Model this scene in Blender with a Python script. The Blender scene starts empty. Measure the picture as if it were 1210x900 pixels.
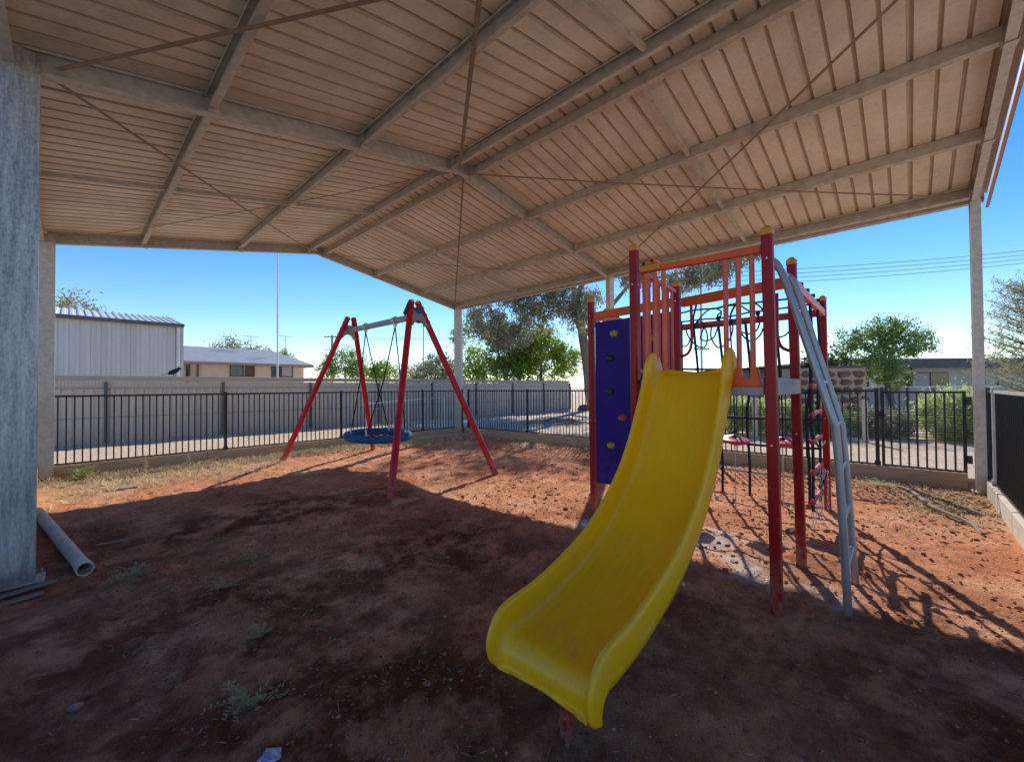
import bpy, bmesh, math, random
import numpy as np
from mathutils import Vector, Matrix, Euler, noise
random.seed(7); rng = np.random.default_rng(7)
R = math.radians
scene = bpy.context.scene
col = scene.collection

# ------------------------------------------------------------------ materials
MATS = {}
def newmat(name):
    m = bpy.data.materials.new(name); m.use_nodes = True
    nt = m.node_tree; b = nt.nodes['Principled BSDF']
    return m, nt, b
def node(nt, t, **kw):
    n = nt.nodes.new(t)
    for k, v in kw.items():
        if k.startswith('i_'): n.inputs[k[2:].replace('_', ' ')].default_value = v
        else: setattr(n, k, v)
    return n
def ramp(nt, fac, stops):
    r = nt.nodes.new('ShaderNodeValToRGB'); e = r.color_ramp.elements
    while len(e) < len(stops): e.new(.5)
    for i, (p, c) in enumerate(stops):
        e[i].position = p; e[i].color = (c[0], c[1], c[2], 1)
    nt.links.new(fac, r.inputs['Fac']); return r.outputs['Color']
def noisetex(nt, scale, detail=4, rough=.6, stretch=None, coord='Object'):
    tc = nt.nodes.new('ShaderNodeTexCoord'); out = tc.outputs[coord]
    if stretch:
        mp = nt.nodes.new('ShaderNodeMapping'); mp.inputs['Scale'].default_value = stretch
        nt.links.new(out, mp.inputs['Vector']); out = mp.outputs['Vector']
    n = nt.nodes.new('ShaderNodeTexNoise'); n.inputs['Scale'].default_value = scale
    n.inputs['Detail'].default_value = detail; n.inputs['Roughness'].default_value = rough
    nt.links.new(out, n.inputs['Vector']); return n.outputs['Fac']
def bump(nt, b, h, strength=.3, dist=.01):
    n = nt.nodes.new('ShaderNodeBump'); n.inputs['Strength'].default_value = strength
    n.inputs['Distance'].default_value = dist
    nt.links.new(h, n.inputs['Height']); nt.links.new(n.outputs['Normal'], b.inputs['Normal'])
def simple(name, c1, c2=None, rough=.6, metal=0, scale=6, stretch=None, bmp=0, bscale=40, bdist=.004, spec=.5, detail=5, lo=.3, hi=.7, coat=0, rvar=0):
    m, nt, b = newmat(name)
    c2 = c2 or tuple(x * .8 for x in c1)
    f = noisetex(nt, scale, detail, .6, stretch)
    nt.links.new(ramp(nt, f, [(lo, c1), (hi, c2)]), b.inputs['Base Color'])
    b.inputs['Roughness'].default_value = rough; b.inputs['Metallic'].default_value = metal
    b.inputs['Specular IOR Level'].default_value = spec
    b.inputs['Coat Weight'].default_value = coat
    if rvar:
        g = noisetex(nt, scale * 2.3, 4, .6, stretch)
        mr = nt.nodes.new('ShaderNodeMapRange'); mr.inputs['To Min'].default_value = rough - rvar; mr.inputs['To Max'].default_value = rough + rvar
        nt.links.new(g, mr.inputs['Value']); nt.links.new(mr.outputs['Result'], b.inputs['Roughness'])
    if bmp: bump(nt, b, noisetex(nt, bscale, 4, .6, stretch), bmp, bdist)
    MATS[name] = m; return m
def leafmat(name, cs, transl=.3, rough=.55):
    m, nt, b = newmat(name)
    g = nt.nodes.new('ShaderNodeNewGeometry')
    c = ramp(nt, g.outputs['Random Per Island'], [(i / (len(cs) - 1), x) for i, x in enumerate(cs)])
    nt.links.new(c, b.inputs['Base Color']); b.inputs['Roughness'].default_value = rough
    t = nt.nodes.new('ShaderNodeBsdfTranslucent'); nt.links.new(c, t.inputs['Color'])
    mx = nt.nodes.new('ShaderNodeMixShader'); mx.inputs['Fac'].default_value = transl
    nt.links.new(b.outputs[0], mx.inputs[1]); nt.links.new(t.outputs[0], mx.inputs[2])
    nt.links.new(mx.outputs[0], nt.nodes['Material Output'].inputs['Surface'])
    MATS[name] = m; return m

def weather(name, dust=(.50, .24, .14), zlo=.0, zhi=.45, chip=(.55, .36, .30), chipamt=.5):
    m = MATS[name]; nt = m.node_tree; b = nt.nodes['Principled BSDF']; src = b.inputs['Base Color'].links[0].from_socket
    g = nt.nodes.new('ShaderNodeNewGeometry'); sx_ = nt.nodes.new('ShaderNodeSeparateXYZ'); nt.links.new(g.outputs['Position'], sx_.inputs[0])
    mr = nt.nodes.new('ShaderNodeMapRange'); mr.inputs['From Min'].default_value = zhi; mr.inputs['From Max'].default_value = zlo; nt.links.new(sx_.outputs['Z'], mr.inputs['Value'])
    n1 = nt.nodes.new('ShaderNodeTexNoise'); n1.inputs['Scale'].default_value = 14; n1.inputs['Detail'].default_value = 7; n1.inputs['Roughness'].default_value = .75; nt.links.new(g.outputs['Position'], n1.inputs['Vector'])
    r1 = ramp(nt, n1.outputs['Fac'], [(.40, (0, 0, 0)), (.62, (.8, .8, .8))])
    mu = nt.nodes.new('ShaderNodeMath'); mu.operation = 'MULTIPLY'; nt.links.new(mr.outputs[0], mu.inputs[0]); nt.links.new(r1, mu.inputs[1])
    a = nt.nodes.new('ShaderNodeMix'); a.data_type = 'RGBA'; nt.links.new(mu.outputs[0], a.inputs[0]); nt.links.new(src, a.inputs[6]); a.inputs[7].default_value = (*dust, 1)
    n2 = nt.nodes.new('ShaderNodeTexNoise'); n2.inputs['Scale'].default_value = 45; n2.inputs['Detail'].default_value = 5; nt.links.new(g.outputs['Position'], n2.inputs['Vector'])
    r2 = ramp(nt, n2.outputs['Fac'], [(.70, (0, 0, 0)), (.73, (chipamt,) * 3)])
    c = nt.nodes.new('ShaderNodeMix'); c.data_type = 'RGBA'; nt.links.new(r2, c.inputs[0]); nt.links.new(a.outputs[2], c.inputs[6]); c.inputs[7].default_value = (*chip, 1)
    nt.links.new(c.outputs[2], b.inputs['Base Color'])
simple('galv', (.66, .62, .55), (.46, .43, .38), rough=.5, metal=.2, scale=14, bmp=.08, bscale=60, rvar=.1)
# near column: streaky spangled zinc
def _col():
    m, nt, b = newmat('galv_column')
    f = noisetex(nt, 2.4, 8, .8, (9, 9, .8)); g = noisetex(nt, 70, 3, .5, (1, 1, .6))
    mx = nt.nodes.new('ShaderNodeMath'); mx.operation = 'MULTIPLY_ADD'; mx.inputs[1].default_value = .35
    nt.links.new(g, mx.inputs[0]); nt.links.new(f, mx.inputs[2])
    nt.links.new(ramp(nt, mx.outputs[0], [(.42, (.14, .16, .19)), (.58, (.28, .30, .33)), (.74, (.46, .48, .49)), (.95, (.70, .70, .69))]), b.inputs['Base Color'])
    b.inputs['Metallic'].default_value = .45; b.inputs['Roughness'].default_value = .42
    bump(nt, b, g, .12, .002); MATS['galv_column'] = m
_col()
simple('strap', (.36, .27, .18), (.24, .18, .12), rough=.6, metal=.4, scale=10)
simple('purlin', (.66, .60, .49), (.44, .40, .33), rough=.5, metal=.2, scale=9, bmp=.08, bscale=50, rvar=.1)
# roof sheet underside : painted, dusty, rib creases darkened by geometry and by a painted shade colour
def _roof():
    m, nt, b = newmat('roof_sheet')
    f = noisetex(nt, 1.3, 5, .65); g = noisetex(nt, 30, 4, .7)
    mx = nt.nodes.new('ShaderNodeMix'); mx.data_type = 'FLOAT'; mx.inputs[0].default_value = .45
    nt.links.new(f, mx.inputs[2]); nt.links.new(g, mx.inputs[3])
    nt.links.new(ramp(nt, mx.outputs[0], [(.33, (.72, .62, .45)), (.55, (.86, .77, .59)), (.72, (.90, .82, .64))]), b.inputs['Base Color'])
    tc = nt.nodes.new('ShaderNodeTexCoord'); sx_ = nt.nodes.new('ShaderNodeSeparateXYZ'); nt.links.new(tc.outputs['Object'], sx_.inputs[0])
    dv = nt.nodes.new('ShaderNodeMath'); dv.operation = 'DIVIDE'; dv.inputs[1].default_value = .796; nt.links.new(sx_.outputs['Y'], dv.inputs[0])
    fl = nt.nodes.new('ShaderNodeMath'); fl.operation = 'FLOOR'; nt.links.new(dv.outputs[0], fl.inputs[0])
    wn = nt.nodes.new('ShaderNodeTexWhiteNoise'); wn.noise_dimensions = '1D'; nt.links.new(fl.outputs[0], wn.inputs['W'])
    st = noisetex(nt, 1.6, 6, .7)
    ad = nt.nodes.new('ShaderNodeMath'); ad.operation = 'MULTIPLY_ADD'; ad.inputs[1].default_value = .22; nt.links.new(wn.outputs['Value'], ad.inputs[0]); nt.links.new(st, ad.inputs[2])
    tone = ramp(nt, ad.outputs[0], [(.35, (.78, .74, .70)), (.62, (.97, .96, .95)), (.85, (1.06, 1.05, 1.03))])
    mm = nt.nodes.new('ShaderNodeMix'); mm.data_type = 'RGBA'; mm.blend_type = 'MULTIPLY'; mm.inputs[0].default_value = 1
    src = b.inputs['Base Color'].links[0].from_socket
    nt.links.new(src, mm.inputs[6]); nt.links.new(tone, mm.inputs[7]); nt.links.new(mm.outputs[2], b.inputs['Base Color'])
    b.inputs['Roughness'].default_value = .45; b.inputs['Metallic'].default_value = 0.0
    MATS['roof_sheet'] = m
_roof()
simple('roof_rib_shade', (.62, .50, .36), (.52, .42, .30), rough=.6, scale=5)  # same sheet, darker colour paints shade into the rib recesses
simple('barge', (.42, .27, .21), (.34, .22, .17), rough=.5, scale=5)
simple('fence_black', (.012, .011, .011), (.02, .018, .017), rough=.4, scale=20)
simple('rail_light', (.55, .53, .5), (.42, .4, .37), rough=.5, metal=.2, scale=9)
simple('timber_edge', (.62, .45, .27), (.44, .31, .19), rough=.85, scale=3, stretch=(1, 1, 12), bmp=.5, bscale=12, bdist=.01, lo=.35, hi=.65)
simple('concrete_edge', (.72, .64, .50), (.56, .48, .36), rough=.85, scale=5, bmp=.3, bscale=30)
simple('wall_steel', (.64, .55, .46), (.54, .465, .385), rough=.55, scale=.8)
simple('wall_cap', (.50, .42, .33), (.42, .35, .28), rough=.55, scale=1)
simple('wall_post', (.13, .13, .12), (.10, .10, .095), rough=.6, scale=2)
simple('shed_wall', (.66, .66, .64), (.52, .52, .49), rough=.5, metal=.1, scale=.6, stretch=(3, 3, .5))
simple('shed_roof', (.80, .76, .68), (.68, .64, .57), rough=.5, metal=0, scale=1)
simple('white_paint', (.78, .77, .75), (.68, .66, .63), rough=.5, scale=4)
simple('house_wall', (.78, .62, .44), (.70, .55, .38), rough=.8, scale=2)
simple('house_wall_pale', (.62, .58, .52), (.52, .48, .43), rough=.8, scale=2)
simple('house_roof', (.50, .47, .43), (.42, .39, .36), rough=.5, metal=.1, scale=3)
simple('fascia_dark', (.10, .105, .11), (.07, .07, .075), rough=.6, scale=3)
simple('brown_trim', (.16, .09, .06), rough=.6)
simple('glass_dark', (.04, .05, .06), (.07, .08, .09), rough=.12, scale=2, spec=.8)
simple('curtain', (.52, .5, .46), (.40, .38, .35), rough=.9, scale=10, stretch=(8, 8, .3))
simple('red_post', (.40, .006, .010), (.28, .004, .008), rough=.4, scale=5, spec=.3, coat=0, bmp=.05, bscale=80, rvar=.1)
simple('red_leg', (.55, .010, .022), (.38, .008, .02), rough=.4, scale=6, spec=.35, coat=0, rvar=.1)
simple('orange_bar', (.90, .13, .02), (.72, .09, .018), rough=.4, scale=6, spec=.35, rvar=.1)
simple('salmon_bar', (.88, .17, .085), (.72, .11, .06), rough=.42, scale=6, rvar=.1)
simple('cap_orange', (.80, .30, .015), (.7, .2, .01), rough=.45, scale=8)
simple('climb_blue', (.030, .006, .24), (.018, .004, .17), rough=.5, spec=.25, scale=3, coat=0, bmp=.05, bscale=30)
simple('hold_yellow', (.45, .40, .05), rough=.6); simple('hold_orange', (.45, .11, .02), rough=.6); simple('hold_dark', (.03, .045, .03), rough=.6)
simple('grey_plastic', (.42, .42, .42), (.34, .34, .34), rough=.6, scale=6)
simple('ladder_grey', (.42, .42, .43), (.32, .32, .33), rough=.34, metal=.35, scale=10, coat=.2, rvar=.08)
simple('beam_grey', (.36, .40, .44), (.28, .31, .35), rough=.38, metal=.3, scale=6)
simple('rope_dark', (.02, .028, .05), (.01, .014, .025), rough=.85, scale=60, bmp=.6, bscale=150, bdist=.003)
simple('rope_pale', (.45, .47, .45), (.2, .24, .25), rough=.85, scale=25)
simple('rope_black', (.015, .014, .016), rough=.85, scale=60)
simple('plastic_red', (.55, .02, .03), (.42, .015, .02), rough=.4, scale=6)
simple('chain_steel', (.62, .62, .62), rough=.35, metal=.8, scale=20)
simple('swing_blue', (.010, .105, .30), (.006, .07, .21), rough=.7, scale=12, bmp=.3, bscale=60)
simple('shroud_blue', (.03, .02, .24), (.02, .05, .15), rough=.45, scale=4)
simple('bark', (.30, .24, .19), (.14, .11, .09), rough=.9, scale=6, stretch=(3, 3, .6), bmp=.6, bscale=14, bdist=.03)
simple('pvc_old', (.90, .70, .48), (.66, .50, .33), rough=.6, scale=7, bmp=.1, bscale=30)
simple('hollow_shade', (.05, .04, .035), rough=.9)  # near black colour painted as the shade inside open tubes
simple('wood_grey', (.36, .28, .20), (.22, .17, .12), rough=.9, scale=6, stretch=(1, 8, 8), bmp=.5, bscale=20)
simple('litter_pale', (.55, .58, .66), (.25, .28, .42), rough=.6, scale=30, lo=.45, hi=.55)
simple('stone_pale', (.42, .31, .24), (.3, .2, .15), rough=.9, scale=12, bmp=.5, bscale=30)
simple('stone_red', (.27, .12, .08), (.15, .075, .055), rough=.9, scale=4, bmp=.6, bscale=14, bdist=.02)
simple('mortar', (.52, .41, .32), (.42, .32, .25), rough=.95, scale=9, bmp=.4, bscale=25)
simple('low_wall', (.42, .38, .40), (.34, .31, .33), rough=.7, scale=2)
simple('pole_wood', (.18, .15, .12), (.11, .09, .075), rough=.9, scale=3)
simple('wire', (.05, .055, .06), rough=.6)
simple('bird_dark', (.02, .02, .022), rough=.7); simple('bird_pale', (.6, .6, .6), rough=.8)
simple('brown_wall', (.30, .235, .20), (.24, .19, .16), rough=.8, scale=1)
leafmat('leaf_gum', [(.16, .18, .10), (.36, .35, .23), (.22, .24, .13), (.48, .43, .31), (.24, .17, .11)], .45)
leafmat('leaf_bright', [(.12, .22, .02), (.36, .48, .05), (.22, .34, .035), (.50, .56, .09)], .5)
leafmat('leaf_green', [(.12, .19, .05), (.30, .40, .12), (.20, .29, .08), (.40, .48, .18)], .5)
leafmat('leaf_dark', [(.03, .055, .02), (.08, .115, .04), (.05, .08, .03)], .3)
leafmat('leaf_olive', [(.24, .25, .13), (.42, .40, .23), (.32, .32, .18), (.50, .45, .29)], .45)
leafmat('leaf_lime', [(.50, .56, .20), (.68, .70, .32), (.58, .62, .26), (.38, .44, .16)], .55)
leafmat('straw', [(.78, .60, .30), (.92, .76, .45), (.60, .44, .22), (.82, .70, .42)], .3, .8)
leafmat('weed', [(.30, .26, .09), (.50, .42, .19), (.38, .33, .13)], .2, .7)
leafmat('dull_grass', [(.34, .26, .17), (.50, .38, .25), (.20, .17, .12)], .1, .8)
leafmat('litterleaf', [(.26, .12, .05), (.46, .28, .12), (.12, .065, .035), (.3, .18, .09)], .05, .8)
leafmat('clod', [(.30, .09, .04), (.48, .16, .07), (.18, .06, .03), (.36, .13, .06), (.5, .26, .15)], .0, .95)

for n_ in ('red_post', 'red_leg'): weather(n_)
weather('climb_blue', dust=(.10, .05, .16), zlo=.0, zhi=1.1, chip=(.12, .10, .30), chipamt=.4)
for n_ in ('orange_bar', 'salmon_bar', 'ladder_grey'): weather(n_, zhi=.3, chipamt=.35)
weather('wall_steel', dust=(.62, .36, .24), zlo=.1, zhi=.7, chipamt=.15)
for n_ in ('fence_black', 'galv', 'galv_column'): weather(n_, dust=(.42, .22, .13), zhi=.35, chip=(.3, .26, .22), chipamt=.25)

# ------------------------------------------------------------------ mesh builder
def wloc(o):
    v = Vector((0, 0, 0))
    while o: v += o.location; o = o.parent
    return v
class MB:
    def __init__(s): s.v = []; s.f = []; s.mi = []
    def add(s, vs, fs, mi=0):
        n = len(s.v); s.v += [tuple(x) for x in vs]; s.f += [tuple(i + n for i in f) for f in fs]; s.mi += [mi] * len(fs)
        return s
    def box(s, c, size, rz=0, rot=None, mi=0):
        M = rot if rot is not None else Matrix.Rotation(rz, 3, 'Z')
        hx, hy, hz = [a / 2 for a in size]; c = Vector(c)
        vs = [c + M @ Vector((x * hx, y * hy, z * hz)) for z in (-1, 1) for x, y in ((-1, -1), (1, -1), (1, 1), (-1, 1))]
        return s.add(vs, [(3, 2, 1, 0), (4, 5, 6, 7), (0, 1, 5, 4), (1, 2, 6, 5), (2, 3, 7, 6), (3, 0, 4, 7)], mi)
    def bar(s, a, b, w, h, up=(0, 0, 1), mi=0):
        a = Vector(a); b = Vector(b); d = (b - a); L = d.length; d.normalize()
        x = d.cross(Vector(up)); x.normalize(); y = x.cross(d)
        M = Matrix((d, x, y)).transposed()
        return s.box((a + b) / 2, (L, w, h), rot=M, mi=mi)
    def tube(s, path, r, seg=10, closed=False, caps=True, mi=0):
        P = [Vector(p) for p in path]; n = len(P)
        rs = r if isinstance(r, (list, tuple)) else [r] * n
        rings = []; prev = None
        for i in range(n):
            if closed: t = P[(i + 1) % n] - P[i - 1]
            else: t = P[min(i + 1, n - 1)] - P[max(i - 1, 0)]
            t.normalize()
            if prev is None:
                a = Vector((0, 0, 1)) if abs(t.z) < .9 else Vector((1, 0, 0))
                x = t.cross(a).normalized()
            else: x = (prev - t * prev.dot(t)).normalized()
            prev = x; y = t.cross(x)
            rings.append([P[i] + (x * math.cos(2 * math.pi * k / seg) + y * math.sin(2 * math.pi * k / seg)) * rs[i] for k in range(seg)])
        vs = [v for rg in rings for v in rg]; fs = []
        m = n if closed else n - 1
        for i in range(m):
            j = (i + 1) % n
            for k in range(seg):
                k2 = (k + 1) % seg; fs.append((i * seg + k, i * seg + k2, j * seg + k2, j * seg + k))
        if caps and not closed: fs += [tuple(range(seg - 1, -1, -1)), tuple((n - 1) * seg + k for k in range(seg))]
        return s.add(vs, fs, mi)
    def prof(s, pts, a, b, xd, yd, mi=0, closed=True, caps=True):
        """2-D profile pts (along xd, yd) swept from a to b"""
        a = Vector(a); b = Vector(b); xd = Vector(xd); yd = Vector(yd); n = len(pts)
        vs = [a + xd * p[0] + yd * p[1] for p in pts] + [b + xd * p[0] + yd * p[1] for p in pts]
        fs = [(i, (i + 1) % n, (i + 1) % n + n, i + n) for i in range(n if closed else n - 1)]
        if closed and caps: fs += [tuple(range(n - 1, -1, -1)), tuple(range(n, 2 * n))]
        return s.add(vs, fs, mi)
    def build(s, name, mat, parent=None, smooth=False, bevel=0, bseg=1):
        off = wloc(parent) if parent else Vector((0, 0, 0))
        me = bpy.data.meshes.new(name)
        me.from_pydata([(x - off.x, y - off.y, z - off.z) for x, y, z in s.v], [], s.f)
        mats = mat if isinstance(mat, (list, tuple)) else [mat]
        for m in mats: me.materials.append(MATS[m])
        if len(mats) > 1: me.polygons.foreach_set('material_index', s.mi)
        if smooth: me.polygons.foreach_set('use_smooth', [True] * len(me.polygons))
        bm = bmesh.new(); bm.from_mesh(me); bmesh.ops.recalc_face_normals(bm, faces=bm.faces); bm.to_mesh(me); bm.free()
        me.update()
        if smooth == 'auto':
            me.set_sharp_from_angle(angle=R(40))
        o = bpy.data.objects.new(name, me); col.objects.link(o)
        if parent: o.parent = parent
        if bevel:
            md = o.modifiers.new('bev', 'BEVEL'); md.width = bevel; md.segments = bseg; md.limit_method = 'ANGLE'
        return o
def npmesh(name, V, Fq, mat, parent=None):
    off = wloc(parent) if parent else Vector((0, 0, 0))
    V = np.asarray(V, dtype=np.float32) - np.array(off, dtype=np.float32)
    me = bpy.data.meshes.new(name); k = Fq.shape[1]
    me.vertices.add(len(V)); me.vertices.foreach_set('co', V.ravel())
    me.loops.add(Fq.size); me.loops.foreach_set('vertex_index', Fq.ravel().astype(np.int32))
    me.polygons.add(len(Fq)); me.polygons.foreach_set('loop_start', np.arange(0, Fq.size, k, dtype=np.int32))
    try: me.polygons.foreach_set('loop_total', np.full(len(Fq), k, dtype=np.int32))
    except Exception: pass
    me.update(calc_edges=True); me.validate()
    me.materials.append(MATS[mat])
    o = bpy.data.objects.new(name, me); col.objects.link(o)
    if parent: o.parent = parent
    return o
def tag(o, label=None, cat=None, group=None, kind=None):
    if label: o['label'] = label
    if cat: o['category'] = cat
    if group: o['group'] = group
    if kind: o['kind'] = kind
    return o
def thing(name, label, cat, loc=(0, 0, 0), group=None):
    o = bpy.data.objects.new(name, None); col.objects.link(o); o.location = loc
    o.empty_display_size = .2
    return tag(o, label, cat, group)
def catmull(P, n=6, closed=False):
    P = [Vector(p) for p in P]; out = []; m = len(P)
    rg = range(m) if closed else range(m - 1)
    for i in rg:
        if closed: a, b, c, d = P[i - 1], P[i], P[(i + 1) % m], P[(i + 2) % m]
        else: a, b, c, d = P[max(i - 1, 0)], P[i], P[i + 1], P[min(i + 2, m - 1)]
        for k in range(n):
            t = k / n
            out.append(.5 * ((2 * b) + (c - a) * t + (2 * a - 5 * b + 4 * c - d) * t * t + (3 * b - a - 3 * c + d) * t ** 3))
    if not closed: out.append(P[-1])
    return out

# ------------------------------------------------------------------ camera, sun, sky
cam = bpy.data.cameras.new('camera'); co = bpy.data.objects.new('camera', cam); col.objects.link(co)
cam.sensor_width = 36; cam.lens = 494.93 / 1210 * 36; cam.clip_start = .05; cam.clip_end = 3000
yaw, pit, rol = R(46.597), R(.854), R(-.4137)
fw = Vector((math.sin(yaw) * math.cos(pit), math.cos(yaw) * math.cos(pit), math.sin(pit)))
r0 = Vector((math.cos(yaw), -math.sin(yaw), 0)); u0 = r0.cross(fw)
rr = r0 * math.cos(rol) + u0 * math.sin(rol); uu = -r0 * math.sin(rol) + u0 * math.cos(rol)
Mx = Matrix((rr, uu, -fw)).transposed().to_4x4(); Mx.translation = (0, 0, 1.5)
co.matrix_world = Mx; scene.camera = co

SUN_AZ, SUN_EL = R(63), R(35.1)
sd = Vector((math.sin(SUN_AZ) * math.cos(SUN_EL), math.cos(SUN_AZ) * math.cos(SUN_EL), math.sin(SUN_EL)))
sl = bpy.data.lights.new('sun', 'SUN'); sl.energy = 5.0; sl.angle = R(.4); sl.color = (1, .965, .90)
so = bpy.data.objects.new('sun', sl); col.objects.link(so); so.rotation_euler = (-sd).to_track_quat('-Z', 'Y').to_euler(); so.location = (30, 15, 25)
w = bpy.data.worlds.new('World'); scene.world = w; w.use_nodes = True
nt = w.node_tree; bg = nt.nodes['Background']
sky = nt.nodes.new('ShaderNodeTexSky'); sky.sky_type = 'NISHITA'; sky.sun_disc = False
sky.sun_elevation = SUN_EL; sky.sun_rotation = SUN_AZ; sky.air_density = 1.0; sky.dust_density = .0; sky.ozone_density = 2.2; sky.altitude = 150
hsv = nt.nodes.new('ShaderNodeHueSaturation'); hsv.inputs['Hue'].default_value = .512; hsv.inputs['Saturation'].default_value = 1.38; hsv.inputs['Value'].default_value = 1.25
nt.links.new(sky.outputs[0], hsv.inputs['Color']); nt.links.new(hsv.outputs[0], bg.inputs['Color']); bg.inputs['Strength'].default_value = .15
scene.view_settings.view_transform = 'Standard'; scene.view_settings.look = 'None'; scene.view_settings.exposure = 0
scene.render.engine = 'CYCLES'
scene.cycles.max_bounces = 10; scene.cycles.diffuse_bounces = 7; scene.cycles.use_denoising = True
scene.cycles.sample_clamp_indirect = 6

# ------------------------------------------------------------------ ground
YX0, YX1, YY0, YY1 = -.42, 8.84, -.78, 10.54
OUT = .15
def ss(a, b, x):
    t = min(1, max(0, (x - a) / (b - a))); return t * t * (3 - 2 * t)
PALE = [(4.3, 1.34, .40, .9), (3.80, .95, .32, 1.0), (3.75, .42, .2, .5), (3.85, 2.5, .22, .8), (4.0, .9, .3, .5)]
def gh(x, y):
    """ground height and tint"""
    inside = YX0 < x < YX1 and YY0 < y < YY1
    if inside:
        e = min(x - YX0, YX1 - x, y - YY0, YY1 - y)
        n = noise.noise((x * .45, y * .45, 3)) * .035 + noise.noise((x * 1.7, y * 1.7, 1)) * .022
        n += noise.noise((x * 5, y * 5, 7)) * .020 + noise.noise((x * 12, y * 12, 5)) * .014 + max(0, noise.noise((x * 21, y * 21, 8)) - .05) * .030
        k = ss(0, .8, e)
        # scuffed hollows under the swing and in front of the slide exit
        n -= .05 * math.exp(-((x - 4.06) ** 2 + (y - 7.3) ** 2) / .5) + .05 * math.exp(-((x - 1.0) ** 2 + (y - 1.2) ** 2) / .25)
        n += .03 * (1 - ss(0, .5, e))
        return n * (.4 + .6 * k)
    d = max(YX0 - x, x - YX1, YY0 - y, y - YY1)
    n = noise.noise((x * .1, y * .1, 3)) * .08 * ss(2, 10, d) + noise.noise((x * 1.1, y * 1.1, 1)) * .02 + noise.noise((x * 4, y * 4, 1)) * .008
    return OUT + n
def axis(lo, hi, step, far):
    a = list(np.arange(lo, hi + 1e-6, step)); s = step; x = hi
    while x < far: s *= 1.12; x += s; a.append(x)
    s = step; x = lo
    while x > -far: s *= 1.12; x -= s; a.insert(0, x)
    return a
def build_ground():
    xs = axis(-.42, 8.86, .029, 900); ys = axis(-.78, 10.54, .029, 900)
    V = []; tint = []
    for y in ys:
        for x in xs:
            V.append((x, y, gh(x, y)))
            p = 0
            for (a, b, r_, s_) in PALE:
                d = math.hypot(x - a, y - b) + noise.noise((x * 4, y * 4, 9)) * .25
                p = max(p, s_ * (1 - ss(r_ * .3, r_, d)))
            st = 0
            if YX0 < x < YX1 and YY0 < y < YY1:
                # straw covered strips along the fences
                n = noise.noise((x * .9, y * .9, 21)) * .9
                st = max(ss(2.6, .9, YY1 - y + n) * ss(4.0, 2.0, x), .8 * ss(1.1, .1, YY1 - y + n), .9 * ss(.55, .1, YX1 - x + n * .4))
                st = max(st, .8 * ss(1.1, .5, math.hypot((x - 7.6) * .8, (y + .45) * 1.5) + n * .4))
            else: st = .25
            inside = 1 if (YX0 < x < YX1 and YY0 < y < YY1) else 0
            hum_shade = 0  # humus patches, with shade under the roof painted into the soil too
            if inside: hum_shade = min(1, max(0, ss(8.2, 5.6, y + noise.noise((x * .5, y * .5, 40)) * 2.0) * ss(4.6, 2.9, x + noise.noise((x * .6, y * .6, 50)) * 1.2) * (.8 + .5 * noise.noise((x * .8, y * .8, 60)))))
            tint.append((p, st, inside, hum_shade))
    nx, ny = len(xs), len(ys)
    F = np.array([(j * nx + i, j * nx + i + 1, (j + 1) * nx + i + 1, (j + 1) * nx + i) for j in range(ny - 1) for i in range(nx - 1)])
    # material
    m, nt, b = newmat('ground')
    at = nt.nodes.new('ShaderNodeAttribute'); at.attribute_name = 'tint'
    sp = nt.nodes.new('ShaderNodeSeparateColor'); nt.links.new(at.outputs['Color'], sp.inputs[0])
    f1 = noisetex(nt, .9, 6, .65); f2 = noisetex(nt, 9, 8, .75); f3 = noisetex(nt, 55, 5, .7)
    red = ramp(nt, f1, [(.3, (.54, .19, .085)), (.5, (.74, .31, .15)), (.7, (.90, .49, .28))])
    det = ramp(nt, f2, [(.32, (.40, .37, .35)), (.46, (.95, .95, .95)), (.68, (1.3, 1.3, 1.3))])
    mul = nt.nodes.new('ShaderNodeMix'); mul.data_type = 'RGBA'; mul.blend_type = 'MULTIPLY'; mul.inputs[0].default_value = .85
    nt.links.new(red, mul.inputs[6]); nt.links.new(det, mul.inputs[7]); c = mul.outputs[2]
    def mix(c, col2, fac, mode='MIX'):
        k = nt.nodes.new('ShaderNodeMix'); k.data_type = 'RGBA'; k.blend_type = mode
        nt.links.new(c, k.inputs[6])
        if isinstance(col2, tuple): k.inputs[7].default_value = (*col2, 1)
        else: nt.links.new(col2, k.inputs[7])
        if isinstance(fac, float): k.inputs[0].default_value = fac
        else: nt.links.new(fac, k.inputs[0])
        return k.outputs[2]
    def math_(op, a, b_):
        k = nt.nodes.new('ShaderNodeMath'); k.operation = op; k.use_clamp = True
        for i, x in enumerate((a, b_)):
            if isinstance(x, (int, float)): k.inputs[i].default_value = x
            else: nt.links.new(x, k.inputs[i])
        return k.outputs[0]
    # outside: paler sand
    inv = math_('SUBTRACT', 1.0, sp.outputs[2])
    sand = ramp(nt, f1, [(.3, (.82, .57, .38)), (.7, (.93, .73, .54))])
    sand2 = nt.nodes.new('ShaderNodeMix'); sand2.data_type = 'RGBA'; sand2.blend_type = 'MULTIPLY'; sand2.inputs[0].default_value = .6
    nt.links.new(sand, sand2.inputs[6]); nt.links.new(det, sand2.inputs[7])
    c = mix(c, sand2.outputs[2], inv)
    stf = math_('MULTIPLY', sp.outputs[1], math_('MULTIPLY', ramp(nt, f3, [(.4, (0, 0, 0)), (.6, (1, 1, 1))]), 1.0))
    c = mix(c, (.50, .36, .21), math_('ADD', stf, math_('MULTIPLY', sp.outputs[1], .25)))
    pf = math_('MULTIPLY', sp.outputs[0], ramp(nt, f2, [(.35, (.1, .1, .1)), (.55, (1, 1, 1))]))
    c = mix(c, (.74, .63, .56), pf)
    f4 = noisetex(nt, 2.4, 7, .7)
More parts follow.
